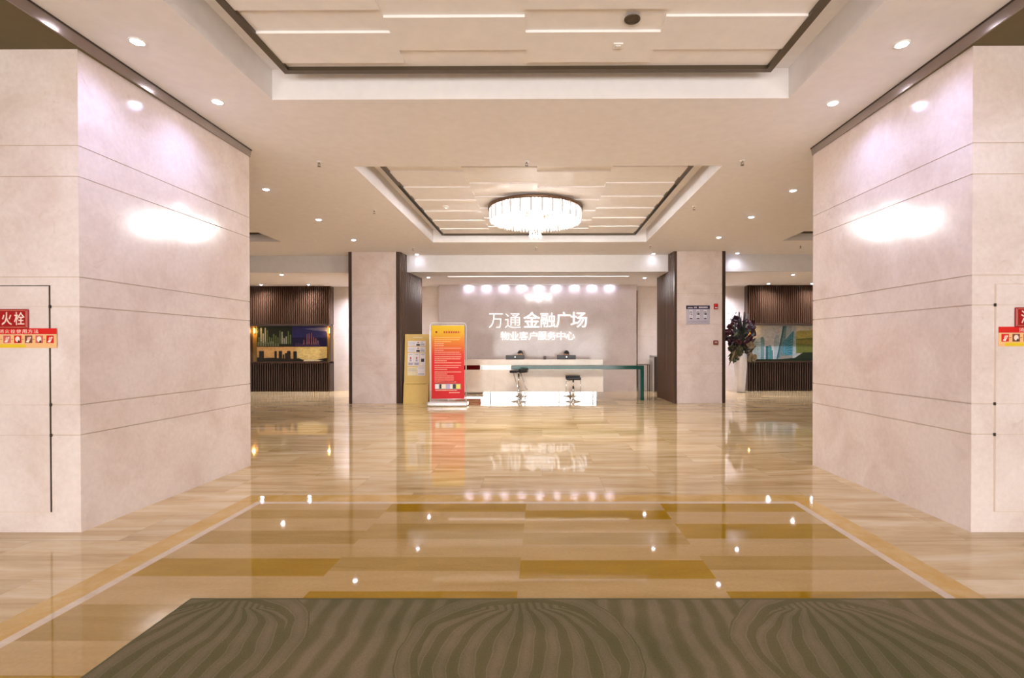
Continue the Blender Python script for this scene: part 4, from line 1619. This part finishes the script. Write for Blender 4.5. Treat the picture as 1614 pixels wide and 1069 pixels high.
# ------------------------------------------------------------------ flower vase beside the right mural
fv = thing('flower_vase', 'tall white vase of dark red flowers standing by the right mural', 'vase', (6.15, 15.72, 0))
q = MB()
q.lathe([(.115, .001), (.125, .012), (.150, .30), (.178, .70), (.198, 1.08), (.205, 1.20), (.190, 1.20), (.18, 1.05), (.05, .9)], mat('white glaze', (.80, .78, .80), .12), (0, 0, 0), 40)
q.build('vase', fv)
rnd = random.Random(21)
stems, leaves = MB(), MB()
M_STEM = mat('dark stem', (.012, .020, .012), .6)
M_LEAF = mat('dark leaf', (.012, .022, .014), .5)
M_REDF = mat('dark red flower', (.060, .008, .012), .6)
M_PURF = mat('deep purple flower', (.035, .012, .022), .6)
M_TANF = mat('pale dried flower', (.26, .20, .12), .7)
M_OLV = mat('olive leaf', (.07, .075, .03), .6)


def blade(mb, base, tip, wdt, m, bend=(0, 0, 0)):
    b0, t0 = Vector(base), Vector(tip)
    d = (t0 - b0)
    side_ = d.cross(Vector((rnd.uniform(-.4, .4), 1, rnd.uniform(-.3, .3)))).normalized()
    v, f = [], []
    for k in range(6):
        u = k / 5
        p = b0 + d * u + Vector(bend) * math.sin(PI * u)
        ww = wdt * (math.sin(PI * (u * .82 + .15)) ** .8)
        v += [p - side_ * ww, p + side_ * ww]
    for k in range(5):
        f.append((2 * k, 2 * k + 1, 2 * k + 3, 2 * k + 2))
    mb.add(v, f, m, True)


def flower(c, r, m, n=14):
    fl = MB()
    c = Vector(c)
    for k in range(n):
        d = Vector((rnd.gauss(0, 1), rnd.gauss(0, 1), rnd.gauss(0, 1) * .8)).normalized()
        e = c + d * r
        blade(fl, c + d * r * .15, e, r * .42, m)
    fl.lathe([(.002, -r * .35), (r * .3, 0), (.002, r * .35)], m, tuple(c), 8)
    fl.build('flower', fv)


heads = []
for k in range(44):
    side_ = -1 if k % 2 else 1
    x = side_ * rnd.uniform(.10, .44) * (1 if k < 32 else .8)
    z = rnd.uniform(1.35, 2.25) if k < 32 else rnd.uniform(1.02, 1.45)
    y = rnd.uniform(-.30, .22)
    heads.append((x * (1.05 - abs(z - 1.7) * .35), y, z))
for k, h in enumerate(heads):
    stems.tube([(rnd.uniform(-.08, .08), rnd.uniform(-.08, .08), 1.0), (h[0] * .4, h[1] * .4, 1.0 + (h[2] - 1.0) * .6 + .1), h], .006, M_STEM, 5)
    m_ = (M_REDF, M_PURF, M_REDF)[k % 3] if h[2] > 1.45 else (M_TANF, M_OLV)[k % 2]
    flower(h, rnd.uniform(.09, .14), m_)
for k in range(16):
    a = rnd.uniform(-.10, .10)
    blade(leaves, (a * .5, rnd.uniform(-.08, .08), 1.05), (a * 1.5, rnd.uniform(-.1, .1), rnd.uniform(1.9, 2.50)), rnd.uniform(.028, .045), M_LEAF)
for k in range(90):
    s_ = rnd.choice((-1, 1))
    b0 = (s_ * rnd.uniform(.03, .28), rnd.uniform(-.22, .18), rnd.uniform(1.10, 1.9))
    blade(leaves, b0, (b0[0] + s_ * rnd.uniform(.02, .20), b0[1] + rnd.uniform(-.1, .1), b0[2] + rnd.uniform(-.18, .22)), rnd.uniform(.02, .045), (M_LEAF, M_OLV, M_PURF)[k % 3])
for k in range(30):   # lower drooping greens
    s_ = rnd.choice((-1, -1, 1))
    b0 = (s_ * rnd.uniform(.12, .24), rnd.uniform(-.2, .1), rnd.uniform(1.15, 1.35))
    blade(leaves, b0, (b0[0] + s_ * rnd.uniform(.04, .2), b0[1] - .05, b0[2] - rnd.uniform(.1, .38)), rnd.uniform(.02, .04), (M_OLV, M_TANF)[k % 2])
# airy twigs with small buds
for k in range(9):
    tx, tz = rnd.uniform(-.36, .34), rnd.uniform(2.25, 2.62)
    stems.tube([(tx * .1, 0, 1.1), (tx * .5, rnd.uniform(-.05, .05), 1.8), (tx, rnd.uniform(-.1, .1), tz)], .004, M_STEM, 5)
    for j in range(5):
        bx, bz = tx + rnd.uniform(-.05, .05), tz - rnd.uniform(-.02, .25)
        stems.lathe([(.001, -.016), (.014, 0), (.001, .016)], M_PURF, (bx, rnd.uniform(-.1, .1), bz), 6)
stems.build('stems', fv)
leaves.build('leaves', fv)

# ------------------------------------------------------------------ small furniture in the right alcove
kb = thing('kiosk', 'dark narrow kiosk with a pale metal frame in the right alcove', 'kiosk', (3.68, 16.08, 0))
MB().box(-.16, .22, -.12, .30, .02, 1.10, mat('kiosk black', (.015, .010, .008), .4)).build('cabinet', kb)
q = MB()
q.rbox(-.205, -.155, -.14, .32, .001, 1.12, mat('kiosk pale metal', (.48, .46, .42), .35, .4), .006)
q.rbox(-.205, .225, -.14, .32, 1.09, 1.135, mat('kiosk pale metal', (.48, .46, .42), .35, .4), .006)
q.build('frame', kb, 'pale metal frame')
ct = thing('console_table', 'thin dark framed side table between the glass table and the kiosk', 'table', (3.225, 16.1, 0))
MB().rbox(-.17, .17, -.16, .16, .83, .85, M_BRONZE, .004).build('tabletop', ct)
for sx in (-.155, .155):
    for sy in (-.145, .145):
        MB().box(sx - .011, sx + .011, sy - .011, sy + .011, .001, .83, M_BRONZE).build('leg', ct)

bpy.context.view_layer.update()
